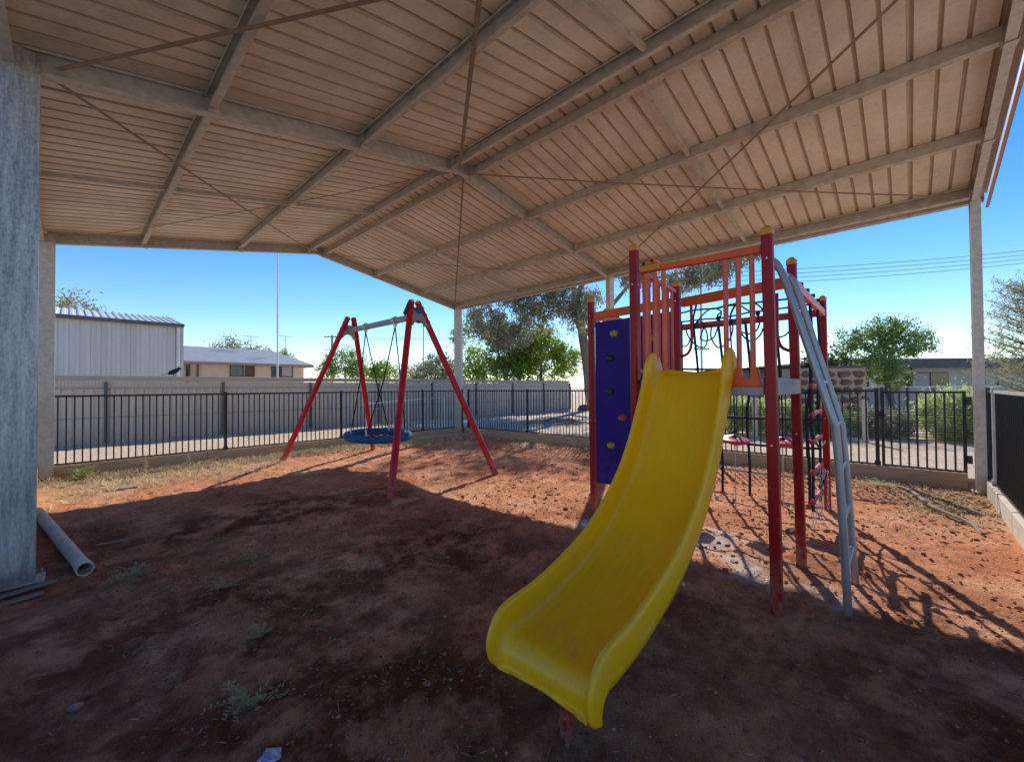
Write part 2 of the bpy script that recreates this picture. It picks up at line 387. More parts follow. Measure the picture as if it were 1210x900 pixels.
    hum_shade_f = math_('MULTIPLY', at.outputs['Alpha'], ramp(nt, f4, [(.42, (.05, .05, .05)), (.55, (1, 1, 1))]))
    c = mix(c, (.30, .215, .15), hum_shade_f, 'MULTIPLY')  # multiplies humus tone and painted under-roof shade into the dirt
    # scattered dark organic crumbs
    vor = nt.nodes.new('ShaderNodeTexVoronoi'); vor.inputs['Scale'].default_value = 26
    tc = nt.nodes.new('ShaderNodeTexCoord'); nt.links.new(tc.outputs['Object'], vor.inputs['Vector'])
    crumb = ramp(nt, vor.outputs['Distance'], [(.0, (.45, .4, .38)), (.16, (.6, .56, .54)), (.24, (1, 1, 1))])
    c = mix(c, crumb, math_('MULTIPLY', ramp(nt, f1, [(.45, (0, 0, 0)), (.62, (.45, .45, .45))]), ramp(nt, f2, [(.45, (0, 0, 0)), (.6, (1, 1, 1))])), 'MULTIPLY')
    nt.links.new(c, b.inputs['Base Color']); b.inputs['Roughness'].default_value = .95; b.inputs['Specular IOR Level'].default_value = .15
    ad = nt.nodes.new('ShaderNodeMath'); ad.operation = 'ADD'; nt.links.new(f2, ad.inputs[0])
    m3 = nt.nodes.new('ShaderNodeMath'); m3.operation = 'MULTIPLY'; m3.inputs[1].default_value = .45; nt.links.new(f3, m3.inputs[0]); nt.links.new(m3.outputs[0], ad.inputs[1])
    f5 = noisetex(nt, 120, 6, .8); grit = ramp(nt, f5, [(.36, (.55, .52, .50)), (.5, (1, 1, 1)), (.64, (1.35, 1.32, 1.28))])
    gl = b.inputs['Base Color'].links[0].from_socket; nt.links.new(mix(gl, grit, .8, 'MULTIPLY'), b.inputs['Base Color'])
    bump(nt, b, ad.outputs[0], .95, .050)
    MATS['ground'] = m
    o = npmesh('ground', np.array(V), F, 'ground'); o['kind'] = 'structure'
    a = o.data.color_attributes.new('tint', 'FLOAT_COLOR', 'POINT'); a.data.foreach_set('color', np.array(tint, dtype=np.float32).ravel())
    o.data.polygons.foreach_set('use_smooth', [True] * len(o.data.polygons))
build_ground()

# ------------------------------------------------------------------ shelter
XL, XR, YN, YM, YF = -.25, 8.5, -.70, 4.94, 10.44
XA = (XL + XR) / 2; ZE, ZR = 3.96, 4.775; SL = (ZR - ZE) / (XR - XA)
def zu(x, off=0): return ZR - abs(x - XA) * SL + off       # underside of rafters
SH = .205                                                   # sheet above rafter underside
sh = thing('shelter', 'open sided galvanised steel gable shelter with tan ribbed roof over the playground', 'shelter', (XA, YM, 0))
def cprof(f, d, t=.004, lip=.022):
    return [(0, -d / 2), (f, -d / 2), (f, -d / 2 + lip), (f - t, -d / 2 + lip), (f - t, -d / 2 + t), (t, -d / 2 + t), (t, d / 2 - t), (f - t, d / 2 - t), (f - t, d / 2 - lip), (f, d / 2 - lip), (f, d / 2), (0, d / 2)]
# columns: C section, web along X
for (x, sx) in ((XL, 1), (XR, -1)):
    for y in (YN, YM, YF):
        big = (x == XL and y == YM)
        m = MB(); top = zu(x) + .15
        W, D = (.20, .10) if not big else (.23, .13)
        cx = x - sx * (W / 2 - .08)
        pr = [(-W / 2, -D / 2), (W / 2, -D / 2), (W / 2, -D / 2 + .004), (-W / 2 + .004, -D / 2 + .004), (-W / 2 + .004, D / 2 - .004), (W / 2 - .004, D / 2 - .004), (W / 2 - .004, D / 2 - .03), (W / 2, D / 2 - .03), (W / 2, D / 2), (-W / 2, D / 2)]
        pr = [(-W / 2, -D / 2), (W / 2, -D / 2), (W / 2, D / 2), (W / 2 - .03, D / 2), (W / 2 - .03, D / 2 - .004), (W / 2 - .004, D / 2 - .004), (W / 2 - .004, -D / 2 + .004), (-W / 2 + .004, -D / 2 + .004), (-W / 2 + .004, D / 2 - .004), (-W / 2 + .03, D / 2 - .004), (-W / 2 + .03, D / 2), (-W / 2, D / 2)]
        m.prof(pr, (cx, y, -.05), (cx, y, top), (1, 0, 0), (0, 1, 0))
        c = m.build('column', 'galv_column' if big else 'galv', sh)
        b = MB(); b.box((cx, y - .0, .045), (W + .10, D + .09, .012))
        for dx in (-1, 1):
            for dy in (-1, 1): b.tube([(cx + dx * (W / 2 + .03), y + dy * (D / 2 + .025), .045), (cx + dx * (W / 2 + .03), y + dy * (D / 2 + .025), .085)], .009, 6)
        b.build('base_plate', 'galv', c)
# rafters
for y in (YN, YM, YF):
    for sx in (-1, 1):
        xe = XL if sx < 0 else XR
        m = MB(); n = Vector((sx * SL, 0, 1)).normalized()
        fy = 1 if y == YN else -1
        a = Vector((XA + sx * .006, y - fy * .035, zu(XA) + .1)); b = Vector((xe - sx * .005, y - fy * .035, zu(xe) + .1))
        m.prof(cprof(.075, .2), a, b, (0, fy, 0), n)
        raf = m.build('rafter', 'galv', sh)
        for x0, x1 in ((xe - sx * .02, xe - sx * .42), (XA + sx * .015, XA + sx * .30)):
            yy = y - fy * .043; p = MB()                    # knee and apex plates
            p.prof([(0, 0), (0, -.185), (x1 - x0, -.185 + 0), (x1 - x0, 0)], (x0, yy - .002, zu(x0) + .19), (x0, yy + .002, zu(x0) + .19), (1, 0, -sx * SL), (0, 0, 1))
            for k in range(3):
                for j in (-.05, -.14):
                    xx = x0 + (x1 - x0) * (.2 + .3 * k)
                    p.tube([(xx, yy - .018, zu(xx) + .19 + j), (xx, yy + .006, zu(xx) + .19 + j)], .009, 6)
            p.build('bracket_plate', 'galv', raf)
        # cleats where purlins meet
        for xo in ((.19, 1.56, 2.99) if sx > 0 else (.19, 1.61, 3.17)):
            xx = XA + sx * xo; q = MB()
            for dy in (-.05, .05): q.box((xx, y + dy, zu(xx) + .10), (.09, .006, .17))
            q.box((xx, y, zu(xx) - .003), (.11, .085, .004))
            q.build('cleat', 'galv', raf)
# purlins
for (ya, yb) in ((YN, YM), (YM, YF)):
    for sx in (-1, 1):
        n = Vector((sx * SL, 0, 1)).normalized(); xd = Vector((sx * 1, 0, -SL)).normalized()
        for k, xo in enumerate((.17, 1.55, 2.98, 4.30) if sx > 0 else (.17, 1.60, 3.16, 4.50)):
            xx = XA + sx * xo; d = .15 if k < 3 else .17
            z = zu(xx) + SH - d / 2 - .008
            f = .065
            if k == 3: xdir = xd * -1
            else: xdir = xd
            m = MB(); m.prof(cprof(f, d), (xx, ya + .055, z), (xx, yb - .055, z), xdir, n)
            m.build('purlin' if k < 3 else 'eave_purlin', 'purlin', sh)
        ym = (ya + yb) / 2 + (-.05 if sx > 0 else -.3)
        for a_, b_ in (((.24, 1.54), (1.62, 2.97), (3.05, 4.22)) if sx > 0 else ((.24, 1.59), (1.67, 3.15), (3.23, 4.42))):
            x0, x1 = XA + sx * a_, XA + sx * b_
            m = MB(); m.prof(cprof(.04, .06, .003, .008), (x0, ym, zu(x0) + .105), (x1, ym, zu(x1) + .105), (0, 1, 0), n)
            m.build('bridging_bar', 'purlin', sh)
# brace straps, two crossing in every panel
for (ya, yb) in ((YN, YM), (YM, YF)):
    for sx in (-1, 1):
        xe = XA + sx * 4.2
        for i, (p, q) in enumerate((((XA + sx * .12, yb - .1), (xe, ya + .1)), ((XA + sx * .12, ya + .1), (xe, yb - .1)))):
            o = .022 + .006 * i
            P = []
            for t in np.linspace(0, 1, 9):
                x = p[0] + (q[0] - p[0]) * t; y = p[1] + (q[1] - p[1]) * t
                P.append((x, y, zu(x) + o + .012 - .035 * math.sin(math.pi * t)))
            m = MB()
            for a, b in zip(P[:-1], P[1:]):
                m.bar(a, b, .032 if not (sx < 0 and ya == YN) else .045, .003, up=(sx * SL, 0, 1))
            m.build('brace_strap', 'strap', sh)
# ribbed sheets : profile along y, swept down the slope
def rib_profile(y0, y1, pitch=.195, w=.013, h=.026):
    pts = []; flags = []; y = y0; k = 0
    while y < y1:
        pts += [(y, 0), (y + pitch - 2 * w - .012, 0), (y + pitch - w - .012, h), (y + pitch - w, h)]
        if k % 4 == 3:    # side lap: a small second step
            pts += [(y + pitch, 0), (y + pitch + .012, -.004), (y + pitch + .014, 0)]
            flags += ['p', 'r', 'r', 'r', 'r', 'r', 'p']
            y += pitch + .016
        else:
            flags += ['p', 'r', 'r', 'r']; y += pitch
        k += 1
    pts.append((y, 0)); return pts, flags
for sx in (-1, 1):
    pts, flags = rib_profile(YN - .13, YF + .10)
    x0, x1 = XA + sx * .03, XA + sx * 4.56
    V = []; F = []; MI = []
    n = len(pts); NS = 14
    for i in range(NS + 1):
        x = x0 + (x1 - x0) * i / NS
        for (y, h) in pts: V.append((x, y, zu(x) + SH + h))
    m = MB()
    for i in range(NS):
        for k in range(n - 1):
            F.append((i * n + k, i * n + k + 1, (i + 1) * n + k + 1, (i + 1) * n + k)); MI.append(1 if flags[k] == 'r' else 0)
    m.v = V; m.f = F; m.mi = MI
    m.build('roof_sheet', ['roof_sheet', 'roof_rib_shade'], sh)
m = MB(); m.prof([(-.2, -.2 * SL + .02), (0, .02), (.2, -.2 * SL + .02), (.2, -.2 * SL + .026), (0, .03), (-.2, -.2 * SL + .026)], (XA, YN - .34, ZR + SH + .03), (XA, YF + .12, ZR + SH + .03), (1, 0, 0), (0, 0, 1))
m.build('ridge_capping', 'roof_sheet', sh)
for (y, s_) in ((YN - .15, -1), (YF + .12, 1)):
    for sx in (-1, 1):
        xa, xb = XA, XA + sx * 4.6; m = MB()
        if s_ < 0:
            m.prof([(0, 0), (.004, 0), (.004, .24), (0, .24)], (xa, y, zu(xa) + .02), (xb, y, zu(xb) + .02), (0, 1, 0), (0, 0, 1))
            m.prof([(0, 0), (.03, 0), (.03, .004), (0, .004)], (xa, y + .006, zu(xa) + .02), (xb, y + .006, zu(xb) + .02), (0, 1, 0), (0, 0, 1))
        else:
            m.prof([(0, 0), (.004, 0), (.004, .11), (0, .11)], (xa, y, zu(xa) + .15), (xb, y, zu(xb) + .15), (0, 1, 0), (0, 0, 1))
        m.build('barge_flashing', 'barge' if s_ < 0 else 'galv', sh)
# gutter on both eaves, and the pale downpipe at the far right corner
for sx in (-1, 1):
    x = XA + sx * 4.51; m = MB(); z = zu(x) + .085
    m.prof([(0, 0), (.11, 0), (.11, .09), (.107, .09), (.107, .003), (.003, .003), (.003, .10), (0, .10)], (x, YN - .1, z), (x, YF + .1, z), (sx, 0, 0), (0, 0, 1))
    m.build('gutter', 'galv', sh)
m = MB(); m.tube(catmull([(8.72, 10.5, 4.0), (8.72, 10.52, 3.92), (8.80, 10.62, 3.78), (8.86, 10.66, 3.6), (8.87, 10.67, 1.9), (8.87, 10.67, .2)], 4), .045, 12)
m.build('downpipe', 'white_paint', sh, smooth=True)

# ------------------------------------------------------------------ fences
ZB, ZT = .235, 1.40
def fence(name, label, cat, a, b, posts, light_post=None, rail='fence_black', step=.098, group='black tubular fences around the playground'):
    a = Vector((*a, 0)); b = Vector((*b, 0)); d = (b - a); L = d.length; d.normalize()
    t = thing(name, label, cat, a, group)
    ps = sorted(posts)
    for s_ in ps:
        p = a + d * s_; m = MB(); m.box((p.x, p.y, .70), (.05, .05, 1.46)); m.box((p.x, p.y, 1.436), (.058, .058, .014)); m.box((p.x, p.y, .16), (.075, .075, .26))
        m.build('post', 'fence_black' if light_post is None or s_ not in light_post else 'rail_light', t)
    ends = [0] + ps + [L]; ends = sorted(set(ends))
    for e0, e1 in zip(ends[:-1], ends[1:]):
        if e1 - e0 < .3: continue
        p, q = a + d * (e0 + .03), a + d * (e1 - .03)
        m = MB()
        m.bar(p + Vector((0, 0, ZB)), q + Vector((0, 0, ZB)), .025, .03)
        m.bar(p + Vector((0, 0, ZT)), q + Vector((0, 0, ZT)), .03, .035, mi=1)
        k = int((e1 - e0 - .06) / step); st = (e1 - e0 - .06) / k
        for i in range(1, k):
            c = p + d * st * i; m.tube([c + Vector((0, 0, ZB + .0151)), c + Vector((0, 0, ZT - .0176))], .0120, 6, caps=False)
        m.build('panel', ['fence_black', rail], t)
    return t
fence('metal_fence', 'long black picket fence on timber edging at the far side behind the swing', 'fence', (-.36, 10.56), (8.84, 10.56), [2.65, 5.15, 7.63, 9.15])
fence('metal_fence', 'black picket fence behind the climbing frame, between the far corner and the gate', 'fence', (8.86, .37), (8.86, 10.5), [0.0, 2.48, 4.95, 7.42, 9.95])
fence('metal_fence', 'black picket fence with pale top rail running from the right corner post out of frame', 'fence', (8.62, -.785), (2.5, -.785), [.03, .62, 3.1, 5.6], light_post=[.62], rail='rail_light', step=.118)
fence('metal_fence', 'short black picket fence with pale post squeezed between the two left columns', 'fence', (-.42, 10.4), (-.42, 4.9), [.4, 2.6, 5.1], light_post=[.4, 2.6], rail='rail_light')
# gate
gt = thing('gate', 'black picket gate with latch beside the right corner column', 'gate', (8.86, .30, 0))
m = MB()
for y in (.30, -.58): m.box((8.86, y, .81), (.038, .038, 1.18))
m.bar((8.86, .28, ZB), (8.86, -.56, ZB), .03, .03); m.bar((8.86, .28, ZT - .02), (8.86, -.56, ZT - .02), .03, .03)
m.build('gate_frame', 'fence_black', gt)
m = MB()
for i in range(1, 9):
    y = .30 - .88 * i / 9; m.tube([(8.86, y, ZB + .016), (8.86, y, ZT - .036)], .0120, 6, caps=False)
m.build('picket', 'fence_black', gt)
m = MB(); m.box((8.83, .335, 1.02), (.05, .05, .12)); m.tube([(8.81, .33, 1.04), (8.77, .33, 1.04), (8.77, .26, 1.02)], .01, 6); m.build('latch', 'fence_black', gt)
for z in (.42, 1.26):
    m = MB(); m.box((8.83, -.625, z), (.04, .05, .11)); m.tube([(8.83, -.60, z - .05), (8.83, -.60, z + .05)], .016, 8); m.build('hinge', 'fence_black', gt)
# edging
def edging(label, a, b, n, mat, t=.07, h=.225, z0=-.05):
    a = Vector((*a, 0)); b = Vector((*b, 0)); e = thing('garden_edging', label, 'edging', a, 'plank edgings under the playground fences')
    for i in range(n):
        p = a.lerp(b, i / n); q = a.lerp(b, (i + 1) / n); dd = (q - p).normalized() * .004
        dz = random.uniform(-.006, .006)
        m = MB(); m.bar(p + dd + Vector((0, 0, (h + z0) / 2 + dz)), q - dd + Vector((0, 0, (h + z0) / 2 + dz)), t, h - z0)
        m.build('plank', mat, e, bevel=.006)
edging('brown timber edging under the far fence behind the swing', (-.3, 10.50), (8.74, 10.50), 4, 'timber_edge')
edging('brown timber edging under the fence behind the climbing frame', (8.80, -.60), (8.80, 10.46), 5, 'timber_edge')
edging('pale sunlit concrete edging along the right hand fence', (8.40, -.765), (2.6, -.765), 3, 'concrete_edge')
edging('pale sunlit concrete edging beside the left column', (-.38, 10.36), (-.38, 5.1), 3, 'concrete_edge')

# ------------------------------------------------------------------ play set
ps = thing('climbing_frame', 'red and orange climbing frame with yellow slide, blue climbing wall and rope nets', 'playground', (4.7, 1.7, 0))
POST = {'P3': ((3.25, .655), (3.225, .675), 2.574), 'P4': ((4.16, .66), (4.13, .69), 2.565), 'P6': ((6.24, .72), (6.228, .732), 2.577), 'P2': ((4.32, 2.75), (4.31, 2.76), 2.577),
        'P5': ((4.20, 1.68), (4.20, 1.68), 2.56), 'P1': ((3.26, 1.66), (3.26, 1.66), 2.70), 'P7': ((6.28, 2.76), (6.28, 2.76), 2.57)}
for k, (b0, t0, H) in POST.items():
    m = MB(); w_ = .0335; c_ = .009
    pr = [(-w_, -w_ + c_), (-w_ + c_, -w_), (w_ - c_, -w_), (w_, -w_ + c_), (w_, w_ - c_), (w_ - c_, w_), (-w_ + c_, w_), (-w_, w_ - c_)]
    vs = [(b0[0] + x, b0[1] + y, -.08) for x, y in pr] + [(t0[0] + x, t0[1] + y, H - .05) for x, y in pr]
    n = 8; m.add(vs, [(i, (i + 1) % n, (i + 1) % n + n, i + n) for i in range(n)] + [tuple(range(n - 1, -1, -1)), tuple(range(n, 2 * n))])
    po = m.build('post', 'red_post', ps)
    m = MB(); cw = w_ + .003
    vs = [(t0[0] + x * cw / w_, t0[1] + y * cw / w_, H - .065) for x, y in pr] + [(t0[0] + x * cw / w_, t0[1] + y * cw / w_, H - .028) for x, y in pr] + [(t0[0] + x * .3, t0[1] + y * .3, H) for x, y in pr]
    m.add(vs, [(i, (i + 1) % n, (i + 1) % n + n, i + n) for i in range(n)] + [(i + n, (i + 1) % n + n, (i + 1) % n + 2 * n, i + 2 * n) for i in range(n)] + [tuple(range(2 * n, 3 * n))])
    m.build('post_cap', 'cap_orange', po)
    for z in (1.1, 2.35):
        f = z / H; px = b0[0] + (t0[0] - b0[0]) * f; py = b0[1] + (t0[1] - b0[1]) * f
        m = MB(); m.tube([(px - .0375, py, z), (px - .030, py, z)], .007, 6); m.build('bolt', 'chain_steel', po)
        m = MB(); m.tube([(px, py - .0375, z), (px, py - .030, z)], .007, 6); m.build('bolt', 'chain_steel', po)
def pbar(name, mat, a, b, w_, h_, parent=ps, bevel=.008): 
    m = MB(); m.bar(a, b, w_, h_); return m.build(name, mat, parent, bevel=bevel, bseg=2)
# overhead beams of the square frame
pbar('beam', 'orange_bar', (4.20, 1.63, 2.33), (4.14, .74, 2.36), .05, .09)
pbar('beam', 'orange_bar', (4.31, 2.71, 2.34), (4.22, 1.73, 2.35), .05, .09)
pbar('beam', 'plastic_red', (6.28, 2.71, 2.37), (6.235, .78, 2.37), .05, .085)
pbar('beam', 'salmon_bar', (4.19, .695, 2.36), (6.18, .73, 2.36), .05, .085)
pbar('beam', 'salmon_bar', (4.36, 2.76, 2.36), (6.23, 2.76, 2.36), .05, .085)
m = MB()
for i in range(5):
    x = 4.6 + i * .33; m.tube([(x, .71, 2.402), (x, .71, 2.435)], .03, 10); m.tube([(x, 2.76, 2.402), (x, 2.76, 2.435)], .03, 10)
m.build('rope_socket', 'rope_black', ps)
# platform
m = MB(); m.box((3.71, 1.165, 1.535), (.83, .90, .05)); m.build('platform', 'grey_plastic', ps, bevel=.01)
m = MB(); m.bar((3.31, .66, 1.49), (4.1, .66, 1.49), .04, .12); m.bar((3.31, 1.67, 1.49), (4.14, 1.67, 1.49), .04, .12)
m.bar((4.19, .73, 1.49), (4.2, 1.62, 1.49), .04, .12); m.bar((3.255, .71, 1.49), (3.26, 1.60, 1.49), .04, .12)
m.build('platform_frame', 'grey_plastic', ps, bevel=.006)
# slide-entry hoop barrier
pbar('top_rail', 'orange_bar', (3.245, .71, 2.425), (3.25, 1.48, 2.45), .045, .05)
for ys, zb in ((( .945, .862, .775), 1.56), ((1.545, 1.47, 1.40), 1.62)):
    for y in ys:
        m = MB(); m.tube([(3.245, y, 2.402 + (.012 if y > 1.2 else 0)), (3.245, y, zb)], .018, 10); m.build('barrier_bar', 'salmon_bar', ps, smooth='auto')
    if ys[0] > 1.2: continue
    m = MB(); yc = .818
    m.prof([(-.10, -.03), (.10, -.03), (.085, .03), (.075, .10), (.03, .10), (.022, .025), (-.022, .025), (-.03, .10), (-.075, .10), (-.085, .03)], (3.225, yc if ys[0] > 1.2 else .818, zb - .04), (3.265, yc if ys[0] > 1.2 else .818, zb - .04), (0, 1, 0), (0, 0, 1))
    m.build('barrier_foot', 'orange_bar', ps, bevel=.006)
m = MB(); m.box((3.24, 1.50, 2.455), (.07, .16, .05)); m.tube([(3.19, 1.47, 2.50), (3.31, 1.47, 2.50)], .022, 10); m.tube([(3.19, 1.54, 2.49), (3.31, 1.54, 2.49)], .022, 10)
m.build('rail_clamp', 'cap_orange', ps, bevel=.006)
m = MB()
for y in (1.47, 1.54): m.tube([(3.187, y, 2.50 if y < 1.5 else 2.49), (3.1895, y, 2.50 if y < 1.5 else 2.49)], .015, 10)
m.build('tube_end_shade', 'hollow_shade', ps)  # black discs paint the shade inside the open tube ends
# side barrier P1-P5
pbar('top_rail', 'salmon_bar', (3.31, 1.67, 2.50), (4.15, 1.68, 2.44), .04, .04)
pbar('bottom_rail', 'salmon_bar', (3.31, 1.67, 1.63), (4.15, 1.68, 1.63), .035, .035)
for i in range(8):
    x = 3.36 + i * .10; m = MB(); m.tube([(x, 1.672, 1.645), (x, 1.672, 2.485 - (x - 3.31) * .07)], .015, 8); m.build('barrier_bar', 'salmon_bar' if i % 2 else 'orange_bar', ps, smooth='auto')
# grab loops on the rope side of the platform (J shaped)
for y0, y1 in ((1.55, 1.66), (.82, .72)):
    m = MB(); m.tube(catmull([(4.23, y0, 2.30), (4.23, y0, 2.1), (4.23, y0, 1.93), (4.23, y0 + (y1 - y0) * .3, 1.83), (4.23, y1, 1.79)], 5), .014, 8); m.build('grab_handle', 'red_leg', ps, smooth=True)

# slide ----------------------------------------------------------
def build_slide():
    rim = [(3.34, 1.59, 0), (3.25, 1.58, 8), (3.17, 1.48, 38), (3.07, 1.30, 57), (2.93, 1.06, 60), (2.78, .86, 52), (2.62, .71, 44), (2.44, .575, 36), (2.24, .465, 27), (2.02, .385, 18), (1.80, .325, 11), (1.62, .298, 6), (1.56, .292, 3)]
    P = [Vector((a, 0, b)) for a, b, _ in rim]
    C = catmull(P, 5)
    fr = []                                        # (pos, tangent angle)
    for i, p in enumerate(C):
        t = (C[min(i + 1, len(C) - 1)] - C[max(i - 1, 0)]); fr.append((p.x, p.z, math.atan2(-t.z, -t.x)))
    # exit roll: bed curls over a radius
    x0, z0, a0 = fr[-1]; r_ = .10; cx, cz = x0 - math.sin(a0) * r_, z0 - math.cos(a0) * r_
    for k in range(1, 11):
        a = a0 + R(105) * k / 10
        fr.append((cx - math.sin(a) * 0 + (-math.sin(a)) * -0 - math.sin(a) * r_ * 1.0 + math.sin(a) * 0 , cz + math.cos(a) * r_, a))
    m = MB(); NP = 0; S = len(fr)
    total = S - 1
    for i, (x, z, a) in enumerate(fr):
        T = Vector((-math.cos(a), 0, -math.sin(a))); N = Vector((-math.sin(a), 0, math.cos(a)))
        s_ = i / total
        hr = .15
        if i < 12: hr = .05 + .155 * ss(0, 4.5, i) - .055 * ss(5, 12, i)      # horn at the top
        end = max(0, i - (S - 11)) / 10
        hr = hr * (1 - .8 * end ** 1.6)
        yc = 1.195; W = .262 + .0 * s_
        th = .040
        cor = .05
        prof = []
        # outer left bottom -> rim -> inner -> bed -> mirror
        half = []
        drop = .085 * (1 - end * .55)
        half.append((W + th, -drop)); half.append((W + th + .004, 0.02)); half.append((W + th, hr - .022)); half.append((W + th - .008, hr - .006)); half.append((W + th / 2 + .002, hr))
        half.append((W + .006, hr - .006)); half.append((W, hr - .024)); half.append((W - .006, .055)); half.append((W - .02, .022)); half.append((W - .05, .004)); half.append((W - .10, 0)); half.append((.06, -.003))
        prof = half + [(-a_, b_) for a_, b_ in reversed(half)]
        NP = len(prof)
        for (yy, hh) in prof:
            q = Vector((x, yc + yy, z)) + N * hh
            m.v.append(tuple(q))
    for i in range(S - 1):
        for k in range(NP):
            k2 = (k + 1) % NP
            m.f.append((i * NP + k, i * NP + k2, (i + 1) * NP + k2, (i + 1) * NP + k)); m.mi.append(0)
    m.f.append(tuple(range(NP - 1, -1, -1))); m.f.append(tuple((S - 1) * NP + k for k in range(NP))); m.mi += [0, 0]
    # material: sun-faded moulded plastic with long scuffs
    mt, nt, b = newmat('slide_yellow')
    f = noisetex(nt, 2.5, 5, .6); g = noisetex(nt, 6, 6, .7, (.6, 16, .6))
    c = ramp(nt, f, [(.3, (1.0, .47, .001)), (.7, (1.0, .525, .002))])
    k = ramp(nt, g, [(.3, (.9, .88, .85)), (.5, (1, 1, 1)), (.72, (1.05, 1.05, 1.1))])
    mx = nt.nodes.new('ShaderNodeMix'); mx.data_type = 'RGBA'; mx.blend_type = 'MULTIPLY'; mx.inputs[0].default_value = .6
    nt.links.new(c, mx.inputs[6]); nt.links.new(k, mx.inputs[7])
    tc = nt.nodes.new('ShaderNodeTexCoord'); sx_ = nt.nodes.new('ShaderNodeSeparateXYZ'); nt.links.new(tc.outputs['Object'], sx_.inputs[0])
    lowm = nt.nodes.new('ShaderNodeMapRange'); lowm.inputs['From Min'].default_value = .75; lowm.inputs['From Max'].default_value = .12; nt.links.new(sx_.outputs['Z'], lowm.inputs['Value'])
    dn = noisetex(nt, 5, 8, .78, (1, 2.2, 1)); dr = ramp(nt, dn, [(.50, (0, 0, 0)), (.70, (.5, .5, .5))])
    scr = noisetex(nt, 9, 4, .65, (.35, 26, .35)); sr = ramp(nt, scr, [(.60, (0, 0, 0)), (.68, (.35, .35, .35))])
    f1_ = nt.nodes.new('ShaderNodeMath'); f1_.operation = 'MULTIPLY'; nt.links.new(lowm.outputs[0], f1_.inputs[0]); nt.links.new(dr, f1_.inputs[1])
    m1_ = nt.nodes.new('ShaderNodeMix'); m1_.data_type = 'RGBA'; nt.links.new(f1_.outputs[0], m1_.inputs[0]); nt.links.new(mx.outputs[2], m1_.inputs[6]); m1_.inputs[7].default_value = (.55, .28, .10, 1)
    m2_ = nt.nodes.new('ShaderNodeMix'); m2_.data_type = 'RGBA'; nt.links.new(sr, m2_.inputs[0]); nt.links.new(m1_.outputs[2], m2_.inputs[6]); m2_.inputs[7].default_value = (.95, .66, .18, 1)
    nt.links.new(m2_.outputs[2], b.inputs['Base Color'])
    rg = nt.nodes.new('ShaderNodeMapRange'); rg.inputs['To Min'].default_value = .26; rg.inputs['To Max'].default_value = .52; nt.links.new(dn, rg.inputs['Value']); nt.links.new(rg.outputs[0], b.inputs['Roughness']); b.inputs['Specular IOR Level'].default_value = .5
    b.inputs['Subsurface Weight'].default_value = .0
    bump(nt, b, g, .12, .003); MATS['slide_yellow'] = mt
    sld = m.build('slide', 'slide_yellow', ps, smooth='auto')
    sb = sld.modifiers.new('sub', 'SUBSURF'); sb.levels = 1; sb.render_levels = 1
    m = MB(); m.tube([(1.50, 1.10, -.05), (1.50, 1.10, .22)], .034, 14); m.build('slide_leg', 'red_post', sld, smooth='auto')
    for z_, x_ in ((1.30, 3.10), (.80, 2.76), (.45, 2.22)):
        for yy_, dy_ in ((.885, -1), (1.505, 1)):
            m = MB(); m.tube([(x_ + .02, yy_ - dy_ * .0, z_), (x_ + .02, yy_ + dy_ * .014, z_)], .012, 10); m.build('slide_bolt', 'chain_steel', sld)
    m = MB(); m.bar((3.31, .93, 1.545), (3.31, 1.46, 1.545), .05, .05); m.build('slide_bracket', 'orange_bar', sld)
build_slide()

# climbing wall ---------------------------------------------------
m = MB(); m.bar((4.225, 1.74, 1.315), (4.305, 2.695, 1.315), .035, 1.89)
cw = m.build('climbing_wall', 'climb_blue', ps, bevel=.010, bseg=2)
for (y, z, c, sc) in ((2.42, 2.10, 'hold_yellow', 1), (2.48, 1.82, 'hold_dark', .9), (2.49, 1.44, 'hold_dark', 1), (2.32, 1.15, 'hold_orange', 1), (2.48, .83, 'hold_yellow', .95), (2.05, 1.65, 'hold_orange', 1), (2.1, .95, 'hold_dark', 1), (1.95, 2.0, 'hold_yellow', .9), (2.0, .55, 'hold_yellow', 1)):
    m = MB(); x = 4.225 + (y - 1.74) * .0838 - .02
    pts = []
    for k in range(12):
        a = 2 * math.pi * k / 12; r_ = .052 * sc * (1 + .16 * math.sin(a * 5)); pts.append((math.cos(a) * r_, math.sin(a) * r_ * .8))
    vs = [(x, y + p[0], z + p[1]) for p in pts] + [(x - .03, y + p[0] * .85, z + p[1] * .85) for p in pts] + [(x - .045, y + p[0] * .4, z + p[1] * .4) for p in pts]
    m.add(vs, [(i, (i + 1) % 12, (i + 1) % 12 + 12, i + 12) for i in range(12)] + [(i + 12, (i + 1) % 12 + 12, (i + 1) % 12 + 24, i + 24) for i in range(12)] + [tuple(range(24, 36))])
    m.build('hand_hold', c, cw, smooth='auto')

